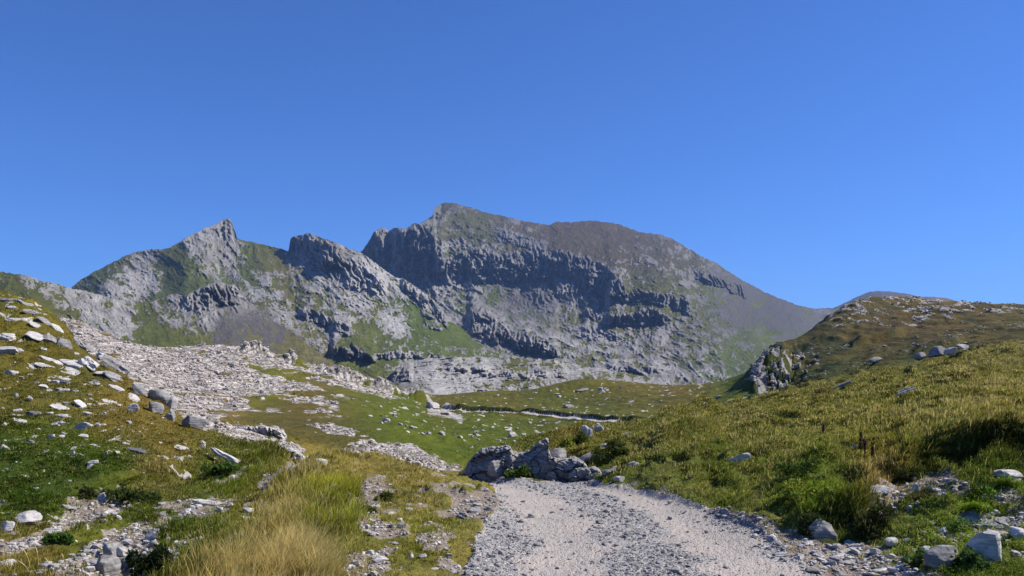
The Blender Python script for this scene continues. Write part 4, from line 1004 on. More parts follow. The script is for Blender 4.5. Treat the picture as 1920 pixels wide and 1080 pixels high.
def rock_shape(seed, kind, sub=4):
    """unit rock: x and y within -.5...5, z from 0 to 1"""
    r = np.random.default_rng(1000 + seed)
    v, f = ICO[sub]
    v = v.copy()
    p = {'slab': 5.0, 'block': 4.5, 'boulder': 2.6}[kind]
    v /= ((np.abs(v) ** p).sum(1) ** (1 / p))[:, None]
    for k in range({'slab': 10, 'block': 17, 'boulder': 15}[kind]):
        n = r.normal(size=3)
        if kind == 'slab':
            n[2] *= 0.35
        n /= np.linalg.norm(n)
        h = r.uniform(0.58, 0.98) * {'slab': 1.0, 'block': 1.05, 'boulder': .95}[kind]
        d = v @ n - h
        v -= np.clip(d, 0, None)[:, None] * n * 0.96
    if kind == 'slab':                                  # split into beds that stand out unevenly
        L = r.integers(3, 6)
        lay = np.floor((v[:, 2] * .5 + .5) * L + 0.25 * noise3(v, 1.3, seed)).astype(int).clip(-1, L + 1) + 1
        off = r.normal(0, .09, (L + 4, 2))
        sc = 1 + r.uniform(-.16, .08, L + 4)
        v[:, :2] = v[:, :2] * sc[lay][:, None] + off[lay]
    v *= (1 + (0.10 if kind == 'boulder' else 0.05) * noise3(v, 1.6, seed + 3) + 0.05 * noise3(v, 4.2, seed + 4) + (0.025 * noise3(v, 11, seed + 5) if sub > 2 else 0))[:, None]
    v -= v.min(0)
    v /= v.max(0)
    v[:, :2] -= 0.5
    return v, f


POOL = {}
for kind, cnt in (('slab', 9), ('block', 7), ('boulder', 9)):
    for tint in ('pale', 'grey', 'dark'):
        for i in range(cnt):
            if (kind, i) not in POOL:
                POOL[(kind, i)] = rock_shape(i * 7 + len(kind), kind)
            v, f = POOL[(kind, i)]
            me = np_mesh("rock_" + kind, v, f, M_ROCK[tint], True)
            me.set_sharp_from_angle(angle=R(38))
            POOL[(kind, i, tint)] = me
_rc = 0


def ground_normal(x, y, d):
    dx = (height_at(x + d, y) - height_at(x - d, y)) / (2 * d)
    dy = (height_at(x, y + d) - height_at(x, y - d)) / (2 * d)
    return Vector((-dx, -dy, 1)).normalized()


def rock(px, pyb, w, h, kind='slab', tint='pale', label=None, cat='rock', group=None, yaw=None, tilt=0.0, lean=0.0, deep=None, follow=0.8, name=None, proud=0.0, idx=None):
    """a rock whose foot is seen at (px, pyb) and that looks w by h photo pixels big"""
    global _rc
    _rc += 1
    p, i, c = hit(px, pyb)
    Y = p.y
    ww = w * Y / F
    d = ww * (deep if deep else {'slab': .75, 'block': .8, 'boulder': .85}[kind])
    cy = Y + d * 0.5
    cxx = (px - CX) * cy / F
    zc = height_at(cxx, cy)
    pyc = HY - F * (zc - EYE) / cy
    pyback = HY - F * (height_at((px - CX) * (Y + d) / F, Y + d) - EYE) / (Y + d)
    rise = max(0.0, pyb - pyback)
    if follow <= .2:
        rise *= .2
    th = max(h - 0.75 * rise, 0.30 * h if kind == 'slab' else .6 * h) * Y / F
    sink = 0.34 * th
    o = bpy.data.objects.new(name or {'slab': 'flat_rock', 'block': 'rock', 'boulder': 'boulder'}[kind], POOL[(kind, (idx if idx is not None else _rc * 5 + 3) % {'slab': 9, 'block': 7, 'boulder': 9}[kind], tint)])
    COL.objects.link(o)
    n = Vector((0, 0, 1)).lerp(ground_normal(cxx, cy, max(d * .5, .08)), follow).normalized()
    q = n.rotation_difference(Vector((0, 0, 1))).inverted()
    yw = yaw if yaw is not None else random.uniform(-25, 25)
    rot = q.to_matrix() @ Euler((R(lean), R(tilt), 0)).to_matrix() @ Matrix.Rotation(R(yw), 3, 'Z')
    o.rotation_euler = rot.to_euler()
    o.scale = (ww, d, th + sink)
    o.location = Vector((cxx, cy, zc)) - n * sink + Vector((0, 0, proud))
    tag(o, label, cat, group)
    return o


S, B, K = 'slab', 'boulder', 'block'
P, G, D = 'pale', 'grey', 'dark'
ROCKS = [
    # left slope, upper part
    (20, 566, 46, 13, S, G, "dark ended grey slab at the very top of the left grass bank", dict(tilt=8)),
    (46, 572, 44, 12, S, G, "long thin grey slab along the left bank's crest", dict(tilt=14)),
    (25, 584, 22, 8, S, P, "small pale oval slab just under the left bank's crest", {}),
    (25, 604, 34, 12, S, P, "pale split slab left of the stepped slab heap on the upper left bank", dict(tilt=8)),
    (60, 594, 30, 11, S, G, "grey slab with dark hollow at the top of the stepped slab heap", dict(tilt=10)),
    (58, 606, 34, 11, S, P, "pale slab in the middle of the stepped slab heap", dict(tilt=12)),
    (82, 608, 30, 10, S, G, "grey slab on the right of the stepped slab heap", dict(tilt=14)),
    (74, 617, 44, 10, S, P, "lowest wide pale slab of the stepped slab heap", dict(tilt=12)),
    (106, 622, 26, 9, S, P, "thin pale slab trailing right of the stepped slab heap", dict(tilt=22)),
    (16, 641, 34, 16, S, P, "pale jagged slab at the left picture edge above the big oval one", dict(tilt=12)),
    (66, 642, 46, 9, S, P, "long low pale slab leading to two thick dark fronted slabs", dict(tilt=8)),
    (92, 645, 28, 15, K, G, "thick dark fronted slab, left one of a pair on the upper left bank", dict(tilt=14, yaw=10)),
    (116, 652, 32, 22, K, G, "thick dark fronted slab, right one of a pair on the upper left bank", dict(tilt=20, yaw=15)),
    (146, 648, 32, 11, S, G, "upper grey slab of the stack right of the dark fronted pair", dict(tilt=14)),
    (163, 659, 38, 12, S, G, "lower long grey slab of the stack right of the dark fronted pair", dict(tilt=16)),
    (12, 667, 44, 17, S, P, "big pale oval slab cut by the left picture edge", dict(tilt=4, idx=2)),
    (82, 659, 16, 9, S, P, "small pale slab in grass between oval slab and dark fronted pair", {}),
    (95, 677, 40, 8, S, P, "narrow pale slab above the large flat pavement slabs", dict(tilt=8)),
    (98, 693, 62, 13, S, P, "left slab of the large flat pale pavement slabs", dict(tilt=9)),
    (136, 694, 62, 18, S, P, "right upper slab of the large flat pale pavement slabs", dict(tilt=12)),
    (142, 706, 58, 15, S, P, "front slab of the large flat pale pavement slabs", dict(tilt=10)),
    (160, 690, 44, 20, S, P, "pale pointed slab right of the flat pavement slabs", dict(tilt=24)),
    (206, 692, 56, 24, S, G, "large layered grey slab at the right brow of the left bank", dict(tilt=20)),
    (192, 671, 26, 9, S, P, "small pale slab lying above the large layered brow slab", dict(tilt=22)),
    (190, 708, 26, 10, S, P, "pale cracked slab below the large layered brow slab", {}),
    (214, 718, 46, 14, S, G, "broken grey slab with a dark gap below the bank's brow", dict(tilt=18)),
    (218, 738, 28, 13, S, P, "pale round slab under the broken grey brow slab", {}),
    (122, 714, 40, 8, S, P, "thin pale slab below the flat pavement slabs", dict(tilt=8)),
    (20, 702, 34, 12, S, P, "pale flat slab near the left edge under the big oval slab", dict(tilt=8)),
    (30, 716, 20, 6, S, P, "tiny pale slab under the flat slab at the left edge", {}),
    (177, 725, 24, 9, S, P, "small pale slab in grass left of the pale round slab", {}),
    (122, 736, 18, 9, S, P, "small pale stone on the left bank, left of another like it", {}),
    (142, 736, 14, 8, S, P, "small pointed pale stone beside a twin on the left bank", {}),
    (258, 742, 36, 20, B, G, "grey craggy rock on the bank's brow, highest of the brow rocks", dict(tilt=20)),
    (292, 752, 44, 26, B, G, "big grey craggy rock in the middle of the brow rocks", dict(tilt=20)),
    (288, 776, 30, 22, B, G, "dark cleft grey rock below the big brow rock", {}),
    (316, 764, 26, 24, B, P, "pale rounded brow rock at the right end of the brow rocks", {}),
    (318, 789, 22, 24, B, G, "steep grey rock at the foot of the brow rocks", {}),
    (246, 755, 32, 14, K, P, "pale squared block on top of a paler slab by the brow rocks", dict(yaw=12)),
    (246, 773, 24, 18, K, P, "pale fissured slab standing under the squared block", {}),
    (208, 757, 44, 10, S, P, "flat pale slab left of the squared block", {}),
    (361, 807, 48, 27, K, G, "large layered grey block alone at the edge of the left bank", dict(yaw=-8)),
    # left slope, middle part
    (148, 765, 30, 14, S, P, "tilted long pale slab with a dark split, middle of the left bank", dict(tilt=24)),
    (166, 761, 16, 7, S, P, "small pale stone touching the tilted long slab", {}),
    (115, 772, 38, 11, S, P, "long pale slab left of and below the tilted split slab", dict(tilt=12)),
    (119, 784, 28, 9, S, P, "pale slab with a dark lid stone, under the long pale slab", {}),
    (93, 779, 16, 8, S, P, "small white stone left of the slab with a dark lid", {}),
    (64, 783, 28, 10, B, D, "dark stone pair in grass on the left bank", {}),
    (31, 775, 20, 9, K, P, "squared pale stone near the left edge, mid bank", {}),
    (39, 795, 22, 7, S, P, "flat oval pale stone below the squared one at left", {}),
    (30, 748, 8, 11, B, P, "upright white stone near the left edge", {}),
    (57, 752, 9, 11, B, P, "upright white stone right of another near the left edge", {}),
    (106, 804, 30, 13, K, P, "pale block with a dark underside in the middle left grass", {}),
    (157, 806, 38, 14, K, P, "humped pale rock with a long flat tail on the left bank", {}),
    (193, 804, 20, 7, S, P, "flat pale stone with dark front, right of the humped rock", {}),
    (121, 815, 20, 7, S, P, "wedge of pale stone under the block with a dark underside", dict(tilt=10)),
    (160, 822, 26, 9, S, P, "pale wedge with dark left end, below the humped rock", dict(tilt=12)),
    (189, 814, 14, 8, S, P, "small pale stone right of the wedge with dark end", {}),
    (97, 821, 14, 7, S, P, "small lens shaped pale stone in the left grass", dict(tilt=-10)),
    (57, 833, 18, 7, S, G, "small grey slab alone in green grass at left", {}),
    (175, 838, 16, 6, S, P, "bright white flat stone left of the long dark layered slab", {}),
    (254, 851, 44, 12, S, D, "long dark layered slab in the left slope's grass", dict(idx=4)),
    (340, 852, 28, 11, S, P, "white slab in grass between dark layered slab and long white slab", dict(tilt=10)),
    (378, 841, 15, 9, B, G, "small grey stone above the long white slab", {}),
    (422, 863, 70, 15, S, P, "long white slab at the right end of the left grass slope", dict(tilt=14, deep=.35)),
    (133, 842, 18, 5, S, P, "thin white stone in grass left of the bright flat stone", {}),
    (87, 850, 14, 5, S, P, "thin white chip left in the mid left grass", {}),
    (176, 874, 18, 9, S, P, "angular white stone below the mid left stones", {}),
    (80, 886, 20, 9, S, P, "white triangular stone in dark green grass at left", {}),
    (40, 912, 20, 8, S, P, "forked white stone in the dark green grass near the left edge", {}),
    (68, 919, 12, 5, S, P, "tiny white stone right of the forked one", {}),
    # left foreground
    (54, 988, 56, 30, K, P, "pale pitted rock leaning uphill near the left edge", dict(tilt=-26, idx=2)),
    (13, 1001, 24, 26, K, P, "upright pale block beside the leaning pitted rock", dict(idx=4)),
    (192, 941, 22, 20, K, P, "white topped cube of rock with a dark shaded front", dict(follow=.3)),
    (128, 963, 32, 12, B, G, "pale topped rounded stone at the start of the stone row", {}),
    (154, 958, 18, 10, B, G, "small grey stone right of the rounded pale topped one", {}),
    (100, 1003, 30, 11, S, P, "upper of two stacked pale slabs beside a green plant", {}),
    (94, 1012, 26, 9, S, P, "lower of two stacked pale slabs beside a green plant", {}),
    (137, 1017, 18, 7, S, P, "white flat stone right of the green leafy plant", {}),
    (218, 964, 20, 10, S, P, "pale flat stone at the right end of the left stone row", {}),
    (219, 974, 12, 9, S, P, "narrow leaning pale stone below the left stone row", dict(tilt=40)),
    (197, 979, 10, 6, S, P, "small pale chip left of the narrow leaning stone", {}),
    (12, 1066, 42, 24, B, P, "rounded pale boulder in the bottom left corner", dict(idx=1)),
    (201, 1084, 44, 38, K, G, "big smooth grey block at the bottom of the shaded hollow", dict(follow=.2, idx=1, yaw=12)),
    (213, 1050, 38, 28, K, G, "dark grey cracked block at the back of the shaded hollow", dict(follow=.2, yaw=25)),
    (236, 1046, 22, 22, K, P, "bright cornered block leaning in the shaded hollow", dict(follow=.2, tilt=-20)),
    (178, 1066, 46, 18, S, G, "dark sided slab on the left rim of the shaded hollow", dict(tilt=-10)),
    (242, 1072, 36, 22, K, G, "tilted grey block right of the big smooth block", dict(tilt=-22, follow=.2)),
    (276, 1058, 30, 34, S, G, "tall leaning slab beside the dark bush", dict(tilt=-48, follow=.2)),
    (290, 1011, 34, 18, K, P, "pale brick shaped stone on the rim above the hollow", dict(tilt=-14)),
    (279, 998, 24, 8, S, P, "flat white stone on top of the brick shaped stone", {}),
    (290, 1024, 26, 13, S, G, "grey rough stone under the brick shaped one", dict(tilt=-16)),
    (180, 1043, 17, 13, B, G, "small oval grey stone left of the hollow", dict(tilt=-20)),
    (322, 1066, 38, 16, S, P, "pale sloping slab sticking out right of the dark bush", dict(tilt=-30)),
    (355, 1010, 9, 6, B, P, "tiny pale stone in grass right of the brick shaped stone", {}),
    (316, 1016, 10, 8, B, G, "small round grey stone in grass, left of two others", {}),
    (333, 1021, 11, 8, B, P, "small round pale stone in grass between two others", {}),
    (301, 972, 28, 10, S, G, "flat dark stone left of the small stone heap", {}),
    (390, 948, 62, 10, S, P, "long thin pale slab along the back of the small stone heap", dict(tilt=10, deep=.25)),
    (431, 953, 13, 12, B, P, "pale knobbly stone at the right end of the thin slab", {}),
    (412, 960, 16, 8, S, P, "low pale slab in front of the knobbly stone", {}),
    (465, 962, 24, 11, B, P, "pale flat boulder left of the purple grey stone", {}),
    (494, 957, 20, 18, B, D, "purple grey stone in the grass of the mound's left flank", dict(tilt=-24)),
    (617, 926, 34, 13, B, G, "weathered brown grey rock sunk in the tall mound grass", dict(proud=.05)),
    (437, 899, 11, 8, B, P, "white stone in green plants left of the mound", {}),
    (502, 917, 18, 10, B, G, "lowest grey rock of the rock line behind the mound", {}),
    (513, 903, 20, 10, S, P, "second rock from below in the rock line behind the mound", {}),
    (527, 893, 26, 12, S, G, "middle grey slab of the rock line behind the mound", dict(tilt=-12)),
    (548, 886, 30, 11, S, P, "pale slab near the upper end of the rock line", dict(tilt=-10)),
    (574, 880, 26, 10, S, P, "uppermost pale slab of the rock line behind the mound", {}),
    (603, 876, 26, 18, B, P, "pale rounded rock peeping over the mound's grass", {}),
    # mound
    (864, 974, 24, 13, S, G, "grey tilted flagstone on the bare patch right of the mound", dict(tilt=10)),
    (889, 964, 24, 11, K, G, "wedge stone with a dark face right of the tilted flagstone", {}),
    (917, 958, 16, 8, S, G, "flat grey stone nearest the road on the bare patch", {}),
    (892, 950, 14, 8, S, P, "pale stone at the back of the bare patch", {}),
    (874, 944, 12, 6, S, P, "small pale chip at the back left of the bare patch", {}),
    (735, 966, 20, 7, S, P, "flat pale stone on the mound's bare path", {}),
    (768, 960, 17, 9, S, P, "pale double stone right of the flat one on the mound", {}),
    (782, 935, 16, 9, S, P, "pale crumbly stone among the mound's short grass", {}),
    (734, 910, 12, 4, S, P, "thin pale stone near the top of the mound", {}),
    (753, 895, 18, 4, S, P, "topmost pale slab lying flat on the mound", {}),
    (770, 1048, 12, 12, B, P, "rounded cream stone at the front of the mound", dict(follow=.3)),
    (792, 1047, 17, 9, B, G, "grey flat stone right of the cream one", {}),
    (841, 1047, 13, 8, S, P, "small pale flagstone between mound and road, front", {}),
    (816, 1071, 20, 5, S, P, "thin pale sliver of stone at the lower picture edge", {}),
    (911, 981, 8, 8, B, P, "small brownish stone at the road's left edge", {}),
    (737, 1024, 22, 8, S, G, "flat grey stone half covered by the mound's grass", {}),
    # dark boulders by the bend
    (934, 899, 36, 32, K, G, "low pointed boulder standing before the leaning outcrop", dict(follow=.1, idx=3, tilt=-10)),
    (953, 873, 8, 17, S, G, "thin pale splinter of stone leaning between two boulders", dict(tilt=-50, follow=0)),
    (1046, 862, 34, 19, K, G, "box shaped grey block resting on the boulders", dict(follow=.1, yaw=8, idx=4)),
    (1070, 861, 20, 9, S, P, "small pale slab right of the box shaped block", {}),
    (1103, 870, 34, 17, B, G, "pale topped boulder in the grass behind the rubble topped one", {}),
    (1133, 866, 20, 8, S, P, "flat pale stone in grass right of the pale topped boulder", {}),
    (1108, 862, 18, 6, S, P, "small flat stone on the bank above the boulders", {}),
    (1100, 818, 18, 20, K, P, "white upright stone, left one on top of the bank", dict(follow=.2)),
    (1106, 824, 10, 16, K, P, "narrow white stone hanging below the left white stone", dict(follow=.2)),
    (1123, 811, 20, 14, B, P, "largest white rock on top of the roadside bank", dict(follow=.2)),
    (1110, 808, 10, 9, K, G, "small grey stone between the white rocks on the bank", {}),
    (1140, 809, 16, 6, S, P, "flat white stone right of the largest white rock", {}),
    (1177, 818, 16, 7, S, G, "flat grey stone at the right end of the bank's rocks", {}),
    (1136, 840, 22, 9, S, P, "pale slab in the bank's grass under the white rocks", {}),
    (1163, 904, 20, 13, K, P, "pale wedge of stone at the right foot of the boulders", dict(tilt=-20)),
    (1141, 897, 26, 11, B, G, "low rough stone between the boulders and the pale wedge", {}),
    (1152, 884, 18, 12, B, G, "dark stone in grass above the low rough stone", {}),
    (1188, 876, 24, 11, S, G, "grey slanting slab in the grass slope above the road", dict(tilt=-14)),
    # right slope
    (1388, 868, 44, 11, S, P, "long pale slab in the grass of the right slope above the road", dict(tilt=-6, proud=.05, deep=.3)),
    (1603, 847, 15, 7, B, P, "small white stone on the right slope left of the brown stalks", dict(proud=.04)),
    (1697, 744, 40, 8, S, P, "lone white slab high on the right slope", dict(proud=.08, deep=.4)),
    (1578, 732, 42, 8, S, G, "long dark edged slab near the right slope's crest", dict(tilt=-8, proud=.1, deep=.3)),
    (1640, 943, 54, 17, S, P, "large pale slab at the edge of the bare earth on the right", dict(tilt=-4, proud=.05)),
    (1618, 930, 18, 14, K, G, "grey slanting stone left behind the large pale slab", dict(tilt=-24)),
    (1720, 926, 12, 17, K, P, "small white upright stone on the bare earth", dict(tilt=-12, follow=.2)),
    (1893, 904, 58, 22, S, P, "wide white rock at the right edge under the turf bank", {}),
    (1785, 911, 24, 13, B, G, "blue grey rounded stone right of the bare earth", {}),
    (1742, 892, 16, 8, S, G, "flat grey stone beneath the dark turf bank", {}),
    (1549, 1009, 48, 38, K, G, "smooth leaning grey boulder under the turf hummock by the road", dict(tilt=-26, follow=.1, idx=5)),
    (1822, 985, 40, 20, K, G, "pointed grey rock left of the flat stones at right", {}),
    (1880, 985, 30, 13, S, G, "flat lidded stone right of the pointed grey rock", {}),
    (1858, 997, 46, 14, S, G, "long low grey stone in front of the pointed rock", {}),
    (1874, 1004, 32, 8, S, P, "thin white slab under the long low grey stone", {}),
    (1906, 1012, 34, 26, B, P, "crumbly white rock at the right picture edge", {}),
    (1846, 1062, 70, 58, B, P, "biggest pale rounded boulder in the right foreground", dict(idx=3, deep=.8, follow=.2, tilt=14)),
    (1765, 1072, 62, 44, B, G, "dark based grey boulder left of the biggest pale boulder", dict(idx=5, follow=.2)),
    (1741, 1038, 16, 10, B, P, "small pale stone behind the dark based boulder", {}),
    (1673, 1026, 24, 18, B, P, "pale pyramid shaped stone in the grass right of the road", {}),
    (1600, 1031, 32, 14, S, P, "pale crumbly heap of stone below the turf hummock", {}),
    (1590, 1047, 46, 10, S, P, "long flat pale flagstone on the road's right edge", {}),
    (1903, 1043, 22, 11, S, P, "flat white stone right of the biggest pale boulder", {}),
    (1890, 1019, 12, 8, B, P, "small pale stone above the flat white one at right", {}),
    (1595, 1062, 30, 8, S, P, "flat pale stone below the long flagstone", {}),
    (1652, 1075, 28, 9, S, P, "flat pale stone at the lower edge right of the road", {}),
    (1525, 1078, 30, 14, B, G, "grey lump of rock at the right road edge, bottom", {}),
    (1573, 1084, 30, 16, B, G, "layered grey rock at the bottom right of the road", {}),
    (1626, 1055, 22, 8, S, P, "pale stone chip between flagstone and grass", {}),
    (1462, 1046, 34, 11, S, P, "long pale stone lying on the road's right rim", {}),
    (1446, 1013, 22, 12, B, P, "pale angular stone at the right rim of the road", {}),
    (1415, 1008, 12, 8, B, P, "small white stone on the road's right rim above the angular one", {}),
    (1331, 917, 20, 5, S, P, "thin pale stone in short grass at the road's right verge", {}),
    # meadow and knoll
    (828, 816, 16, 7, S, P, "grey rock on the meadow, left of the scattered meadow rocks", {}),
    (863, 822, 11, 5, B, P, "pale rock lying lowest on the meadow", {}),
    (893, 812, 10, 5, S, P, "grey rock left of two on the green meadow", {}),
    (905, 809, 9, 4, B, P, "pale rock right of two on the green meadow", {}),
    (963, 818, 20, 8, S, P, "clump of grey rock in the middle of the meadow", {}),
    (981, 819, 10, 7, B, P, "pale rock right of the grey clump on the meadow", {}),
    (937, 828, 6, 4, B, P, "tiny pale stone at the meadow's lower rim", {}),
    (725, 791, 16, 6, S, P, "grey knob of rock between pale slope and meadow", {}),
    (750, 798, 10, 5, S, P, "smaller grey knob right of the first one", {}),
    (772, 804, 10, 6, B, P, "pale knob of rock at the left of the meadow", {}),
    (810, 766, 26, 11, B, P, "pale rock crown on the spur left of the far road", {}),
    (836, 778, 22, 8, B, P, "pale rock below the crown on the spur", {}),
    (858, 787, 18, 5, B, P, "lowest pale rock of the spur left of the far road", {}),
    (1068, 765, 27, 7, S, G, "flat grey outcrop on the meadow above the far road", {}),
    (1092, 736, 24, 6, B, G, "grey outcrop near the top of the meadow", {}),
    (1130, 736, 12, 5, B, P, "pale stone right of the outcrop near the meadow's top", {}),
    (1183, 755, 15, 5, B, G, "grey stone on the right half of the meadow", {}),
    (1250, 735, 12, 4, S, P, "white flat stone near the meadow's ridge", {}),
    (1347, 747, 12, 6, B, G, "dark stone on the grass below the knoll", {}),
    (1322, 760, 8, 5, B, P, "small white stone on the grass below the knoll", {}),
    (1726, 676, 22, 12, K, G, "dark rock at the left of the knoll's lower ledge", dict(proud=.2)),
    (1758, 673, 34, 16, K, G, "largest dark rock of the knoll's lower ledge", dict(proud=.2)),
    (1782, 674, 24, 13, K, P, "pale rock at the right of the knoll's lower ledge", dict(proud=.2)),
    (1640, 684, 26, 11, K, G, "grey rock below the middle of the knoll", dict(proud=.15)),
    (1805, 663, 22, 9, S, P, "pale slab right of the knoll's lower ledge", dict(proud=.15)),
]
for px, py, w, h, kind, tint, lab, kw in ROCKS:
    rock(px, py, w, h, kind, tint, lab, {'slab': 'flat rock', 'block': 'rock', 'boulder': 'boulder'}[kind], **kw)



def outcrop(top, bottom, near, thick, label, seed, cell=(52, 30), lean=.35, rag=1.6, tint='grey'):
    """a ledge of bedrock: skyline and foot given at photo pixels, broken into flat facets, running back into the bank"""
    T, Bt = np.asarray(top, float), np.asarray(bottom, float)
    cols = np.arange(T[0, 0], T[-1, 0] + .01, .7)
    n = 80
    v = np.linspace(0, 1, n)[:, None]
    yt = np.interp(cols, T[:, 0], T[:, 1]) + perlin(cols / 7, cols * 0, seed) * rag + perlin(cols / 2.6, cols * 0, seed + 1) * rag * .4
    yb = np.interp(cols, Bt[:, 0], Bt[:, 1]) + 5
    px, py = np.repeat(cols[None], n, 0), yb + (yt - yb) * v
    u, w = (px - .55 * py) / cell[0], (py + .25 * px) / cell[1]
    u, w = u + .25 * perlin(px / 15, py / 15, seed + 4), w + .25 * perlin(px / 15, py / 15, seed + 5)
    f1, f2, cid = worley(u, w, seed)
    g1 = np.sin(cid * 91.7) * .9
    g2 = np.cos(cid * 57.3) * .9
    cu, cw = u - np.floor(u) - .5, w - np.floor(w) - .5
    m = near / F
    e = np.minimum(px - cols[0], cols[-1] - px) / 14
    edge = np.clip(1 - e, 0, 1) ** 2
    rel = 12 * (cid - .5) + 16 * (g1 * cu + g2 * cw) + 5 * (1 - sstep(0, .06, f2 - f1)) + 1.4 * fbm(px / 8, py / 6, 4, seed + 7)
    beds = ridged((px * .8 + py) / 60, (py - px * .45) / 9, 2, seed + 9)
    Y = near - .45 * (px - px.mean()) * m + lean * v * (yb - yt).max() * m + m * (rel + 5 * (.5 - beds)) + edge * 30 * m + sstep(.86, 1, v) ** 2 * 9 * m
    Xw, Zw = (px - CX) * Y / F, EYE - (py - HY) * Y / F
    k = np.linspace(0, 1, 14)[1:, None]
    Yb = Y[-1] + thick * k
    Xb = Xw[-1] * Yb / Y[-1] * 1.0
    Zb = Zw[-1] - thick * .18 * k ** 1.5 + .05 * fbm(Xb * 3, Yb * 3, 3, seed)
    V = np.stack([np.r_[Xw, Xb], np.r_[Y, Yb], np.r_[Zw, Zb]], -1)
    rws, cl = V.shape[:2]
    ii = np.arange(rws * cl).reshape(rws, cl)
    q = np.stack([ii[:-1, :-1], ii[:-1, 1:], ii[1:, 1:], ii[1:, :-1]], -1).reshape(-1, 4)
    me = np_mesh("rock_outcrop", V.reshape(-1, 3), q, M_ROCK[tint], True)
    me.set_sharp_from_angle(angle=R(30))
    tag(link("rock_outcrop", me), label, "rock outcrop")


outcrop([(868, 893), (876, 872), (884, 861), (893, 851), (904, 843), (918, 840), (936, 838), (950, 836), (957, 841), (962, 848), (968, 868), (972, 890)],
        [(868, 897), (900, 899), (940, 898), (972, 894)], 17.6, 2.0, "large dark leaning outcrop at the left end by the road bend", 21)
outcrop([(948, 878), (953, 860), (960, 847), (972, 851), (984, 848), (994, 843), (1004, 834), (1014, 827), (1024, 822), (1029, 826), (1027, 838), (1031, 850), (1036, 868), (1042, 890)],
        [(948, 897), (980, 896), (1010, 894), (1042, 895)], 17.3, 2.2, "middle outcrop whose pale slanting top edge rises to a point", 23, (56, 28))
outcrop([(1006, 892), (1014, 872), (1026, 861), (1040, 858), (1050, 863), (1062, 860), (1078, 861), (1092, 864), (1100, 872), (1108, 892)],
        [(1006, 897), (1060, 899), (1108, 898)], 16.9, 2.4, "long low outcrop with a flat pale rubble top under the box shaped block", 25, (50, 22), .25)
outcrop([(1062, 902), (1068, 886), (1078, 879), (1090, 877), (1102, 880), (1114, 876), (1124, 881), (1130, 892), (1134, 903)],
        [(1062, 903), (1100, 904), (1134, 904)], 16.4, 1.4, "rough rounded outcrop nearest the road, right end of the row", 27, (34, 22), .3)

outcrop([(384, 812), (388, 803), (398, 799), (410, 799), (420, 801), (427, 808), (430, 814)], [(384, 814), (410, 818), (430, 822)], 44, 3, "dark fluted ledge right of the large layered grey block", 31, (7, 24), .2, 1.2)
outcrop([(428, 818), (432, 804), (438, 800), (452, 799), (470, 800), (488, 799), (505, 801), (520, 804), (532, 809), (538, 818)], [(428, 821), (450, 828), (480, 826), (538, 820)], 45, 3, "pale fluted limestone ledge in the middle of the brown heath", 33, (7, 26), .2, 1.4, 'pale')
outcrop([(494, 850), (500, 842), (512, 838), (526, 836), (545, 841), (562, 849), (572, 858)], [(494, 853), (530, 860), (572, 862)], 36, 2.5, "low pale rounded limestone hump above the rock line", 35, (16, 12), .3, 1.2, 'pale')

# smaller stones that look alike, in groups
PATCHES = [
    ([(5, 640), (220, 740), (230, 800), (5, 800)], 34, (8, 20), S, P, "small pale flat stone in the upper left bank's grass", "small pale stones on the upper left bank"),
    ([(60, 780), (320, 800), (420, 860), (60, 860)], 34, (6, 15), S, P, "small white stone sunk in the middle of the left slope's grass", "small white stones on the middle of the left slope"),
    ([(5, 860), (300, 860), (280, 950), (5, 950)], 14, (5, 11), S, P, "tiny white stone in the dark green grass of the lower left slope", "tiny white stones in the lower left grass"),
    ([(5, 1020), (70, 1010), (140, 965), (235, 952), (238, 965), (150, 985), (60, 1030), (5, 1042)], 30, (6, 14), B, P, "small pale stone of the stone row crossing the left foreground", "stones of the row in the left foreground"),
    ([(62, 1082), (120, 1045), (165, 1030), (160, 1060), (130, 1082)], 16, (12, 26), B, G, "grey stone of the tumbled heap on the bottom left edge", "stones of the tumbled heap at the bottom left"),
    ([(330, 972), (345, 955), (375, 950), (372, 962), (350, 976), (320, 985), (305, 1000), (298, 992)], 26, (8, 16), B, P, "small stone of the low stone heap left of the mound", "stones of the low heap left of the mound"),
    ([(690, 900), (720, 900), (710, 940), (690, 985), (740, 985), (760, 1000), (700, 1010), (680, 970)], 18, (5, 12), S, P, "small pale stone on the mound's bare path", "stones on the mound's bare path"),
    ([(850, 940), (930, 930), (940, 955), (900, 985), (855, 965)], 18, (6, 13), S, G, "small grey stone on the bare patch between mound and road", "stones on the bare patch by the road"),
    ([(1620, 950), (1700, 925), (1790, 900), (1815, 935), (1740, 955), (1680, 965), (1700, 990)], 26, (5, 14), B, P, "small pale stone on the bare earth below the turf bank", "stones on the bare earth at right"),
    ([(800, 800), (850, 800), (880, 795), (1010, 798), (1000, 822), (940, 835), (860, 830)], 20, (4, 10), S, P, "small pale rock lying on the green meadow behind the dark boulders", "small pale rocks on the green meadow"),
    ([(640, 760), (720, 765), (790, 795), (820, 825), (760, 812), (700, 790)], 14, (5, 11), B, P, "small pale rock at the meadow's left end beside the limestone", "small pale rocks at the meadow's left end"),
    ([(1040, 735), (1130, 722), (1260, 735), (1300, 755), (1180, 765), (1060, 765)], 12, (4, 11), S, P, "small pale rock on the upper meadow above the far road", "small pale rocks on the upper meadow"),
    ([(1690, 960), (1918, 920), (1918, 1000), (1900, 1078), (1700, 1078)], 30, (8, 20), B, P, "small pale stone among the green plants of the right foreground", "small stones among the right foreground plants"),
    ([(1470, 1035), (1590, 1020), (1680, 1040), (1700, 1082), (1560, 1082)], 30, (9, 22), S, P, "flat pale stone strewn over the right rim of the road", "flat stones on the road's right rim"),
]


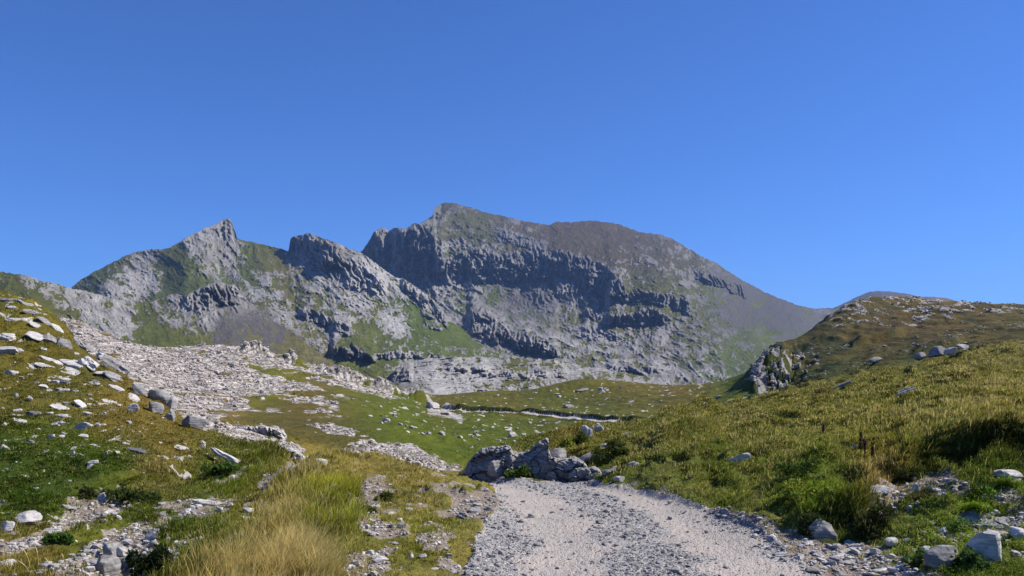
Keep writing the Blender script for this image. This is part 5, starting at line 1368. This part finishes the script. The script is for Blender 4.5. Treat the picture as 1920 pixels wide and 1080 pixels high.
def inside(poly, x, y):
    c = False
    for (ax, ay), (bx, by) in zip(poly, poly[1:] + poly[:1]):
        if (ay > y) != (by > y) and x < (bx - ax) * (y - ay) / (by - ay) + ax:
            c = not c
    return c


for poly, cnt, (w0, w1), kind, tint, lab, grp in PATCHES:
    xs, ys = [q[0] for q in poly], [q[1] for q in poly]
    k = 0
    while k < cnt:
        x, y = random.uniform(min(xs), max(xs)), random.uniform(min(ys), max(ys))
        if not inside(poly, x, y):
            continue
        k += 1
        w = w0 + (w1 - w0) * random.random() ** 1.8
        rock(x, y, w, w * random.uniform(.38, .62) if kind == S else w * random.uniform(.5, .75), kind, tint if random.random() < .8 else G, lab, 'stone', grp, yaw=random.uniform(-60, 60), tilt=random.uniform(-12, 14), name='stone')

# single larger stones on the road
RS = [(970, 971), (950, 962), (995, 971), (978, 981), (1256, 975), (1190, 962), (1122, 984), (1135, 1023), (1072, 1021), (1008, 1026), (1182, 1053), (1236, 1058), (1267, 1077), (1325, 1001), (1046, 1068), (992, 1040), (1232, 985), (941, 1041), (1170, 1010), (1290, 1048), (1092, 970), (1140, 962), (920, 1048), (1210, 1007)]
for k, (x, y) in enumerate(RS):
    w = random.uniform(9, 17) if (x, y) != (1267, 1077) else 22
    rock(x, y, w, w * .55, B if k % 2 else S, G, "fist sized grey stone lying on the gravel of the road", 'stone', "stones lying on the road", yaw=random.uniform(-80, 80), name='stone')


# ------------------------------------------------------------------ gravel and stone litter: nobody could count it
def random_hits(n, x0, x1, y0, y1):
    px, py = rng.uniform(x0, x1, n), rng.uniform(y0, y1, n)
    c = np.clip(np.searchsorted(GC, px), 0, len(GC) - 1)
    i = np.zeros(n, int)
    order = np.argsort(c)
    cs = c[order]
    b = np.searchsorted(cs, np.arange(len(GC) + 1))
    for k in range(len(GC)):
        if b[k] < b[k + 1]:
            o = order[b[k]:b[k + 1]]
            i[o] = np.searchsorted(-CM[:, k], -py[o])
    ok = i < nr - 1
    px, py, c, i = px[ok], py[ok], c[ok], i[ok]
    Y = YY[i, c] * (1 + rng.uniform(-.5, .5, len(i)) * (GL[1] - GL[0]))
    X = (px - CX) * Y / F
    return px, py, i, c, np.stack([X, Y, ZZ[i, c]], -1)


def litter(name, pts, size, mat, label, cat, flat=(.35, .8)):
    base = [rock_shape(50 + k, 'boulder', 1) for k in range(6)]
    vs, fs, off = [], [], 0
    for k in range(6):
        sel = np.arange(k, len(pts), 6)
        v, f = base[k]
        v = v - np.array([0, 0, .3])
        n = len(sel)
        a = rng.uniform(0, 6.28, n)
        sx, sy, sz = size[sel], size[sel] * rng.uniform(.55, 1, n), size[sel] * rng.uniform(*flat, n)
        tl = rng.normal(0, .3, n)
        x, y, z = v[None, :, 0] * sx[:, None], v[None, :, 1] * sy[:, None], v[None, :, 2] * sz[:, None]
        x, z = x * np.cos(tl)[:, None] + z * np.sin(tl)[:, None], -x * np.sin(tl)[:, None] + z * np.cos(tl)[:, None]
        xr = x * np.cos(a)[:, None] - y * np.sin(a)[:, None]
        yr = x * np.sin(a)[:, None] + y * np.cos(a)[:, None]
        V = np.stack([xr, yr, z], -1) + pts[sel][:, None]
        vs.append(V.reshape(-1, 3))
        fs.append((f[None] + (np.arange(n) * len(v))[:, None, None] + off).reshape(-1, 3))
        off += n * len(v)
    me = np_mesh(name, np.concatenate(vs), np.concatenate(fs), mat, False)
    return tag(link(name, me), label, cat, kind="stuff")


px, py, i, c, pts = random_hits(62000, 840, 1720, 893, 1084)
on = (onroad[i, c] > .5) & (part[i, c] == 1)
keep = on & (rng.random(len(i)) < .03 + .42 * np.clip(gravelly[i, c], 0, 1) ** 1.5)
pts = pts[keep]
s = np.clip(rng.lognormal(-4.1, .6, len(pts)), .008, .09) * np.clip(pts[:, 1] / 11, .8, 1.3)
litter("gravel", pts, s, M_ROCK['gravel'], "loose grey and pale gravel covering the road", "gravel")
px, py, i, c, pts = random_hits(46000, 60, 900, 590, 905)
keep = (part[i, c] == 5) & (rng.random(len(i)) < np.clip((m_rock[i, c] * (1 - grassy[i, c]) - .3) * 1.1, 0, .8))
pts = pts[keep]
s = np.clip(rng.lognormal(-1.55, .5, len(pts)), .08, .8) * np.clip(pts[:, 1] / 90, .45, 1.5)
litter("limestone_rubble", pts, s, M_ROCK['rubble'], "broken pale limestone blocks covering the slope beyond the left bank", "rubble", (.3, .75))
px, py, i, c, pts = random_hits(40000, 1395, 1930, 553, 740)
keep = (part[i, c] == 3) & (rng.random(len(i)) < np.clip(specks[i, c] * .35 - .05, 0, .4))
pts = pts[keep]
s = np.clip(rng.lognormal(-1.5, .5, len(pts)), .1, .9) * np.clip(pts[:, 1] / 130, .5, 1.3)
litter("knoll_stones", pts, s, M_ROCK['rubble'], "pale stones strewn over the top of the heathery knoll", "stones", (.3, .7))
px, py, i, c, pts = random_hits(60000, 0, 1920, 870, 1084)
keep = (onroad[i, c] <= .5) & (part[i, c] == 0) & (rng.random(len(i)) < np.clip(m_bare[i, c] * .8 - .25, 0, .32))
pts = pts[keep]
s = np.clip(rng.lognormal(-3.85, .65, len(pts)), .010, .16)
litter("stone_litter", pts, s, M_ROCK['pale'], "small stone chips littering the bare patches beside the road", "stones")

# ------------------------------------------------------------------ grass
ZONE = np.array([  # column, row, height, density, straw share, leafy share
 (40, 580, .10, .8, .4, 0), (60, 660, .08, .8, .25, 0), (230, 780, .09, .9, .35, 0), (100, 760, .08, .9, .25, 0), (100, 850, .075, .95, .1, .2), (300, 830, .08, .9, .35, 0), (300, 905, .11, .95, .35, 0), (60, 940, .085, 1, .05, .35), (200, 880, .08, 1, .1, .2), (420, 850, .1, 1, .3, 0), (470, 872, .17, 1, .15, .1), (440, 890, .12, 1, .05, .5),
 (60, 1050, .11, .8, .5, 0), (160, 1000, .08, .7, .35, .1), (300, 950, .1, 1, .1, .3), (350, 990, .12, .95, .2, .2), (420, 1030, .15, 1.1, .1, .2), (460, 960, .14, 1, .3, 0), (420, 1072, .21, 1.2, .7, 0), (500, 1010, .18, 1.2, .6, 0), (560, 960, .17, 1.2, .45, 0), (600, 900, .16, 1.2, .5, 0), (650, 875, .14, 1.2, .5, 0), (620, 945, .2, 1.2, .12, 0), (560, 1060, .2, 1.2, .75, 0), (640, 1040, .15, 1, .5, 0),
 (700, 880, .09, .7, .5, 0), (780, 890, .11, 1, .5, 0), (820, 1000, .075, 1, .3, 0), (740, 1050, .06, .6, .4, 0), (880, 925, .035, .5, .4, 0), (880, 1030, .04, .5, .4, 0), (770, 940, .1, 1, .35, 0),
 (1000, 850, .1, .9, .25, .1), (1150, 810, .11, 1, .35, 0), (1300, 790, .13, 1, .4, .1), (1300, 870, .13, 1, .2, .15), (1250, 920, .05, .9, .2, 0), (1450, 780, .13, 1, .36, .1), (1450, 860, .14, 1, .3, .1), (1400, 940, .1, 1, .1, .3), (1500, 930, .13, 1, .08, .5), (1440, 975, .05, .9, .2, .1), (1550, 900, .14, 1, .1, .4),
 (1600, 740, .13, 1, .36, .1), (1620, 830, .15, 1, .3, .15), (1750, 780, .14, 1, .42, .15), (1880, 720, .14, 1, .45, .1), (1760, 870, .15, 1.2, .05, .3), (1870, 860, .15, 1.2, .05, .3), (1750, 960, .08, .8, .15, .5), (1850, 960, .09, 1, .08, .6), (1580, 985, .17, 1.2, .1, .1), (1660, 1035, .07, .7, .3, .2), (1850, 1050, .09, 1, .08, .5), (1560, 1040, .05, .6, .3, .1)], float)
_zx, _zy = np.meshgrid(np.arange(-60, 2000, 10.0), np.arange(530, 1110, 8.0))
Z_GRID = blend(ZONE, _zx, _zy, 30)


def zone(px, py):
    xi = np.clip(((px + 60) / 10).round().astype(int), 0, _zx.shape[1] - 1)
    yi = np.clip(((py - 530) / 8).round().astype(int), 0, _zx.shape[0] - 1)
    return Z_GRID[yi, xi]


def tufts(n, ybox, per, seed, x0=-40, x1=1960):
    px, py, i, c, p = random_hits(n, x0, x1, *ybox)
    z = zone(px, py)
    patchy = perlin(p[:, 0] * 1.1, p[:, 1] * 0.9, seed) * .6 + perlin(p[:, 0] * 3.3, p[:, 1] * 2.9, seed + 2) * .5
    ok = (part[i, c] == 0) & (onroad[i, c] < .4 + .35 * (rng.random(len(i)) < .18)) & (rng.random(len(i)) < z[:, 1] * (1 - .82 * np.clip(m_bare[i, c] * 1.2, 0, 1)) * np.clip(.85 + patchy, .15, 1)) & (cover[i, c, 0] > .4 - .6 * (m_bare[i, c] > .2)) & (p[:, 1] < 50)
    px, py, i, c, p, z, patchy = (q[ok] for q in (px, py, i, c, p, z, patchy))
    base = turf_colour(px, py, p[:, 1])
    m = len(p)
    Y = np.repeat(p[:, 1], per)
    zz = np.repeat(z, per, 0)
    pos = np.repeat(p, per, 0)
    k = m * per
    rad = (.028 + .02 * zz[:, 0] / .15) * np.clip(Y / 11, .8, 2.6)
    ang = rng.uniform(0, 2 * np.pi, k)
    rr = rad * np.sqrt(rng.random(k))
    off = np.stack([np.cos(ang) * rr, np.sin(ang) * rr], -1)
    pos[:, :2] += off
    tuft_h = np.repeat(np.clip(1 + .3 * rng.normal(size=m) + 1.1 * np.clip(patchy, -.5, .8) + .9 * (rng.random(m) < .07), .35, 2.3), per)
    h = zz[:, 0] * np.where(zz[:, 0] > .155, .82, .50) * tuft_h * rng.uniform(.55, 1.15, k)
    straw = rng.random(k) < zz[:, 2] * np.clip(1 + 1.2 * np.repeat(perlin(p[:, 0] * .8, p[:, 1] * .6, seed + 5), per), .1, 2)
    lean = np.stack([np.cos(ang), np.sin(ang)], -1) * (rng.uniform(.15, .75, k) * h)[:, None] + np.stack([.22 * h, -.05 * h], -1)
    wid = np.maximum(.0045, Y / F * 1.15) * rng.uniform(.7, 1.35, k)
    pat = fbm(p[:, 0] * 1.25, p[:, 1] * .8, 3, seed + 7)
    tint = np.repeat(base, per, 0) * 1.28 * (rng.uniform(.62, 1.35, k) * np.repeat(rng.uniform(.75, 1.25, m) * np.clip(1 + .75 * pat, .4, 1.6), per))[:, None]
    st = np.array(lin(210, 190, 122)) * rng.uniform(.7, 1.25, k)[:, None]
    gr = np.array([.92, 1.02, .60])
    tint = np.where(straw[:, None], tint * .25 + st * .75, tint * gr)
    leaf = rng.random(k) < zz[:, 3]
    return pos, h, lean, wid, np.clip(tint, .01, .8), Y, leaf, ang


def build_grass(name, sets, label):
    V, Q, T, C, off = [], [], [], [], 0
    for pos, h, lean, wid, tint, Y, leaf, ang in sets:
        side_a = ang + rng.uniform(-.9, .9, len(h)) + 1.57
        side = np.stack([np.cos(side_a), np.sin(side_a) * .6, np.zeros(len(h))], -1)
        side /= np.linalg.norm(side, axis=1)[:, None]
        g = ~leaf
        n = g.sum()
        b = pos[g] - np.array([0, 0, .01])
        w = (side * wid[:, None] * .5)[g]
        up = np.zeros((n, 3))
        up[:, 2] = h[g]
        ln = np.c_[lean[g], np.zeros(n)]
        mid = b + up * .55 + ln * .32
        tip = b + up + ln - np.array([0, 0, .10]) * np.linalg.norm(lean[g], axis=1)[:, None]
        v = np.stack([b - w, b + w, mid + w * .8, mid - w * .8, tip], 1).reshape(-1, 3)
        i0 = np.arange(n)[:, None] * 5 + off
        V.append(v)
        Q.append(i0 + np.array([[0, 1, 2, 3]]))
        T.append(i0 + np.array([[3, 2, 4]]))
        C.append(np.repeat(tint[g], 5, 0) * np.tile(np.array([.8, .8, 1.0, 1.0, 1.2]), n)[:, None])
        off += n * 5
        n = leaf.sum()                                  # broad little leaves of the low plants
        if n:
            sz = np.clip(wid[leaf] * 2.6, .016, .06)
            b = pos[leaf] + np.c_[np.zeros((n, 2)), h[leaf] * rng.uniform(.15, .85, n)]
            a = np.c_[lean[leaf], np.zeros(n)]
            a /= np.linalg.norm(a, axis=1)[:, None] + 1e-6
            a[:, 2] = rng.uniform(-.2, .7, n)
            s_ = side[leaf]
            v = np.stack([b, b + a * sz[:, None] * .5 + s_ * sz[:, None] * .38, b + a * sz[:, None] * 1.1, b + a * sz[:, None] * .5 - s_ * sz[:, None] * .38], 1).reshape(-1, 3)
            V.append(v)
            Q.append(np.arange(n)[:, None] * 4 + off + np.array([[0, 1, 2, 3]]))
            C.append(np.repeat(tint[leaf] * np.array([.85, 1.05, .8]), 4, 0))
            off += n * 4
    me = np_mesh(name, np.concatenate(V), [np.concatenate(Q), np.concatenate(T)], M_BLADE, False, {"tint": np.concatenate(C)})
    tag(link(name, me), label, "grass", kind="stuff")


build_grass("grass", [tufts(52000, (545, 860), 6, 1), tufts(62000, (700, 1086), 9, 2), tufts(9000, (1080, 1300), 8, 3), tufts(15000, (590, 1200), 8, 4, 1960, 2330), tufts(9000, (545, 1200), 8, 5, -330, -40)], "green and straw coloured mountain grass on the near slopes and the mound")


# ------------------------------------------------------------------ single plants
def leaf_cloud(n, rx, ry, rz, size, col, var=.35, seed=0, slim=.35):
    r = np.random.default_rng(seed)
    d = r.normal(size=(n, 3))
    d /= np.linalg.norm(d, axis=1)[:, None]
    rad = r.uniform(.35, 1, n) ** .6
    lump = 1 + .42 * noise3(d, 2.1, seed) + .2 * noise3(d, 5, seed + 1)
    lob = r.normal(size=(9, 3)) * np.array([.55, .55, .38])
    lsz = r.uniform(.28, .6, 9)
    li = r.integers(0, 9, n)
    c = (lob[li] + d * (rad * lump * lsz[li])[:, None]) * np.array([rx, ry, rz])
    c[:, 2] = np.abs(c[:, 2])
    a = d + r.normal(0, .55, (n, 3))
    a[:, 2] += .35
    a /= np.linalg.norm(a, axis=1)[:, None]
    s = np.cross(a, r.normal(size=(n, 3)))
    s /= np.linalg.norm(s, axis=1)[:, None]
    sz = size * r.uniform(.6, 1.3, n)[:, None]
    v = np.stack([c, c + a * sz * .5 + s * sz * slim, c + a * sz, c + a * sz * .5 - s * sz * slim], 1).reshape(-1, 3)
    q = np.arange(n)[:, None] * 4 + np.array([[0, 1, 2, 3]])
    t = np.array(lin(*col)) * r.uniform(1 - var, 1 + var, n)[:, None] * 1.4
    return v, q, np.repeat(t, 4, 0)


def tube(path, r0, r1, sides=6):
    path = np.asarray(path, float)
    n = len(path)
    v, f = [], []
    for k, p in enumerate(path):
        rr = r0 + (r1 - r0) * k / (n - 1)
        for s in range(sides):
            a = 2 * math.pi * s / sides
            v.append((p[0] + rr * math.cos(a), p[1] + rr * math.sin(a), p[2]))
    for k in range(n - 1):
        for s in range(sides):
            f.append((k * sides + s, k * sides + (s + 1) % sides, (k + 1) * sides + (s + 1) % sides, (k + 1) * sides + s))
    return np.array(v), np.array(f)


def merge(parts):
    V, Fq, off = [], [], 0
    for v, f in parts:
        V.append(v)
        Fq.append(f + off)
        off += len(v)
    return np.concatenate(V), np.concatenate(Fq)


def empty(name, loc):
    o = bpy.data.objects.new(name, None)
    COL.objects.link(o)
    o.location = loc
    o.empty_display_size = .1
    return o


def shrub(px, py, w, h, n, size, col, label, cat, seed, name='shrub'):
    p, _, _ = hit(px, py)
    Y = p.y
    ww, hh = w * Y / F, h * Y / F
    cy = Y + ww * .35
    cx = (px - CX) * cy / F
    e = tag(empty(name, (cx, cy, height_at(cx, cy) - .01)), label, cat)
    cush = name == 'grass_cushion'
    v, q, t = leaf_cloud(n * (2 if cush else 1), ww / 2, ww * .42, hh * (.8 if cush else .9), size * (2.3 if cush else 1.1), col, .5, seed, .09 if cush else .34)
    link('foliage', np_mesh('foliage', v, q, M_BLADE, False, {"tint": t}), e)
    r = random.Random(seed)
    st = [tube([(0, 0, 0), (r.uniform(-.2, .2) * ww, r.uniform(-.2, .2) * ww, hh * .4), (r.uniform(-.35, .35) * ww, r.uniform(-.3, .3) * ww, hh * .85)], .006, .002) for _ in range(7)]
    link('stem', np_mesh('stem', *merge(st), M_LEAFSTEM), e)


shrub(296, 1078, 66, 56, 2600, .028, (40, 50, 26), "dark dense evergreen bush right of the shaded rock hollow", "bush", 1)
shrub(112, 1022, 38, 22, 700, .04, (66, 92, 40), "bright green leafy plant beside the two stacked pale slabs", "plant", 2, 'leafy_plant')
shrub(1812, 1076, 52, 38, 1100, .032, (58, 80, 40), "dark green leafy plant between the two right foreground boulders", "plant", 3, 'leafy_plant')
shrub(1722, 1066, 34, 30, 600, .03, (70, 92, 44), "leafy plant left of the dark based boulder", "plant", 4, 'leafy_plant')
shrub(1780, 1004, 60, 18, 900, .026, (80, 104, 46), "low spreading green plant above the dark based boulder", "plant", 5, 'leafy_plant')
shrub(1700, 905, 44, 26, 1100, .03, (52, 58, 28), "dark round grass cushion left of the bare earth", "plant", 6, 'grass_cushion')
shrub(1740, 940, 36, 14, 600, .025, (78, 76, 44), "low brownish cushion plant in the middle of the bare earth", "plant", 7, 'grass_cushion')
shrub(1838, 935, 50, 26, 1200, .028, (84, 112, 38), "bright green cushion plant below the wide white rock", "plant", 8, 'leafy_plant')
shrub(690, 965, 26, 16, 500, .03, (62, 72, 30), "small dark grass cushion on the mound's bare path", "plant", 9, 'grass_cushion')
shrub(722, 938, 20, 14, 400, .03, (64, 74, 30), "dark tuft in the hollow near the top of the mound", "plant", 10, 'grass_cushion')
shrub(972, 896, 34, 20, 900, .05, (74, 92, 38), "green bush at the foot of the craggy middle boulder", "bush", 11)
shrub(1090, 838, 26, 24, 800, .06, (72, 82, 34), "dark green bush below the white rocks on the bank", "bush", 12)
shrub(1064, 840, 18, 18, 500, .06, (104, 112, 42), "yellow green bush left below the white rocks on the bank", "bush", 13)
shrub(1150, 860, 36, 26, 900, .06, (62, 70, 32), "dark rounded bush right of the white rocks on the bank", "bush", 14)
shrub(1520, 1004, 42, 44, 1600, .035, (54, 64, 34), "dark turf cushion left of the leaning boulder under the hummock", "plant", 15, 'grass_cushion')
shrub(1626, 1010, 78, 52, 2600, .035, (58, 64, 34), "large dark shaggy turf cushion right of the leaning boulder", "plant", 16, 'grass_cushion')
shrub(1500, 930, 60, 26, 1500, .03, (112, 120, 46), "yellow green low bush on the slope above the road", "bush", 17)
shrub(1545, 945, 56, 28, 1500, .03, (104, 116, 44), "yellow green bush right of another above the road", "bush", 18)
shrub(1490, 900, 60, 30, 1500, .035, (62, 78, 34), "dark green shaggy bush in the middle of the right slope", "bush", 19)
shrub(160, 936, 0.1 + 30, 22, 500, .04, (58, 62, 32), "dark plant clump left of the white topped cube", "plant", 20, 'leafy_plant')
shrub(265, 945, 70, 20, 1300, .045, (58, 68, 32), "wide dark green plant clump right of the white topped cube", "plant", 21, 'leafy_plant')
shrub(418, 888, 46, 18, 900, .06, (62, 84, 36), "fresh green plant clump below the long white slab", "plant", 22, 'leafy_plant')


def dock(px, py, h, label, seed):
    p, _, _ = hit(px, py)
    hh = h * p.y / F
    r = random.Random(seed)
    e = tag(empty('dry_stalk', p), label, 'stalk', 'brown stalks on the right slope')
    path = [(r.uniform(-.01, .01) * k, 0, hh * k / 5) for k in range(6)]
    link('stem', np_mesh('stem', *tube(path, .006, .004), M_DOCK), e)
    blobs = []
    for k in range(46):
        z = hh * r.uniform(.38, 1.0)
        a = r.uniform(0, 6.28)
        v, f = ICO[1]
        blobs.append((v * np.array([.011, .011, .016]) + np.array([math.cos(a) * .014, math.sin(a) * .014, z]), f))
    link('seed_head', np_mesh('seed_head', *merge(blobs), M_DOCK), e)


dock(1614, 858, 44, "tall dark brown dock stalk, left one of the pair on the right slope", 1)
dock(1635, 868, 32, "shorter dark brown dock stalk, right one of the pair on the right slope", 2)
dock(1621, 866, 42, "thin brown dock stalk between the two dark ones", 3)
dock(1544, 818, 22, "small faint brown stalk higher up the right slope", 4)


def straw(px, py, h, bend, label, seed):
    p, _, _ = hit(px, py)
    hh = h * p.y / F
    e = tag(empty('straw_stalk', p), label, 'grass stalk', 'pale grass stalks at the bottom left')
    path = [(bend * hh * (k / 8) ** 2, 0, hh * k / 8 * (1 - .1 * (k / 8) ** 2)) for k in range(9)]
    link('stem', np_mesh('stem', *tube(path, .0035, .002), M_STRAW), e)
    head = tube(path[5:], .006, .003)
    link('ear', np_mesh('ear', *head, M_STRAW), e)


straw(56, 1068, 46, -.35, "bent pale grass stalk nearest the rounded corner boulder", 1)
straw(71, 1064, 44, -.15, "upright pale grass stalk, tallest of the bottom left stalks", 2)
straw(54, 1078, 30, -.7, "strongly bent pale grass stalk at the lower edge", 3)
straw(92, 1066, 22, -.4, "short pale grass stalk right of the tall ones", 4)
straw(120, 1058, 20, -.25, "short lone pale grass stalk left of the rock heap", 5)

p, _, _ = hit(1477, 957)
e = tag(empty('yellow_flower', p), "single orange yellow flower in the grass beside the road", 'flower')
link('stem', np_mesh('stem', *tube([(0, 0, 0), (0, 0, .05), (.004, 0, .09)], .003, .002), M_LEAFSTEM), e)
v, q, t = leaf_cloud(40, .02, .02, .012, .02, (200, 120, 20), seed=4)
link('petals', np_mesh('petals', v + np.array([.004, 0, .085]), q, M_PETAL, False), e)

# ------------------------------------------------------------------ air
HAZE = 0.000085
if HAZE:
    bm = bmesh.new()
    bmesh.ops.create_cube(bm, size=1)
    me = bpy.data.meshes.new("haze")
    bm.to_mesh(me)
    bm.free()
    hz = bpy.data.objects.new("haze", me)
    COL.objects.link(hz)
    hz.scale = (11000, 8800, 780)
    hz.location = (0, 2600, 780 / 2 - 150)
    m = bpy.data.materials.new("blue_air")
    m.use_nodes = True
    m.node_tree.nodes.clear()
    pv = m.node_tree.nodes.new("ShaderNodeVolumePrincipled")
    pv.inputs['Color'].default_value = (0.30, 0.52, 1.0, 1)
    pv.inputs['Density'].default_value = HAZE
    pv.inputs['Anisotropy'].default_value = 0.1
    mo = m.node_tree.nodes.new("ShaderNodeOutputMaterial")
    m.node_tree.links.new(pv.outputs[0], mo.inputs['Volume'])
    me.materials.append(m)
    tag(hz, "thin blue mountain air between the road and the far peaks", "haze", kind="stuff")
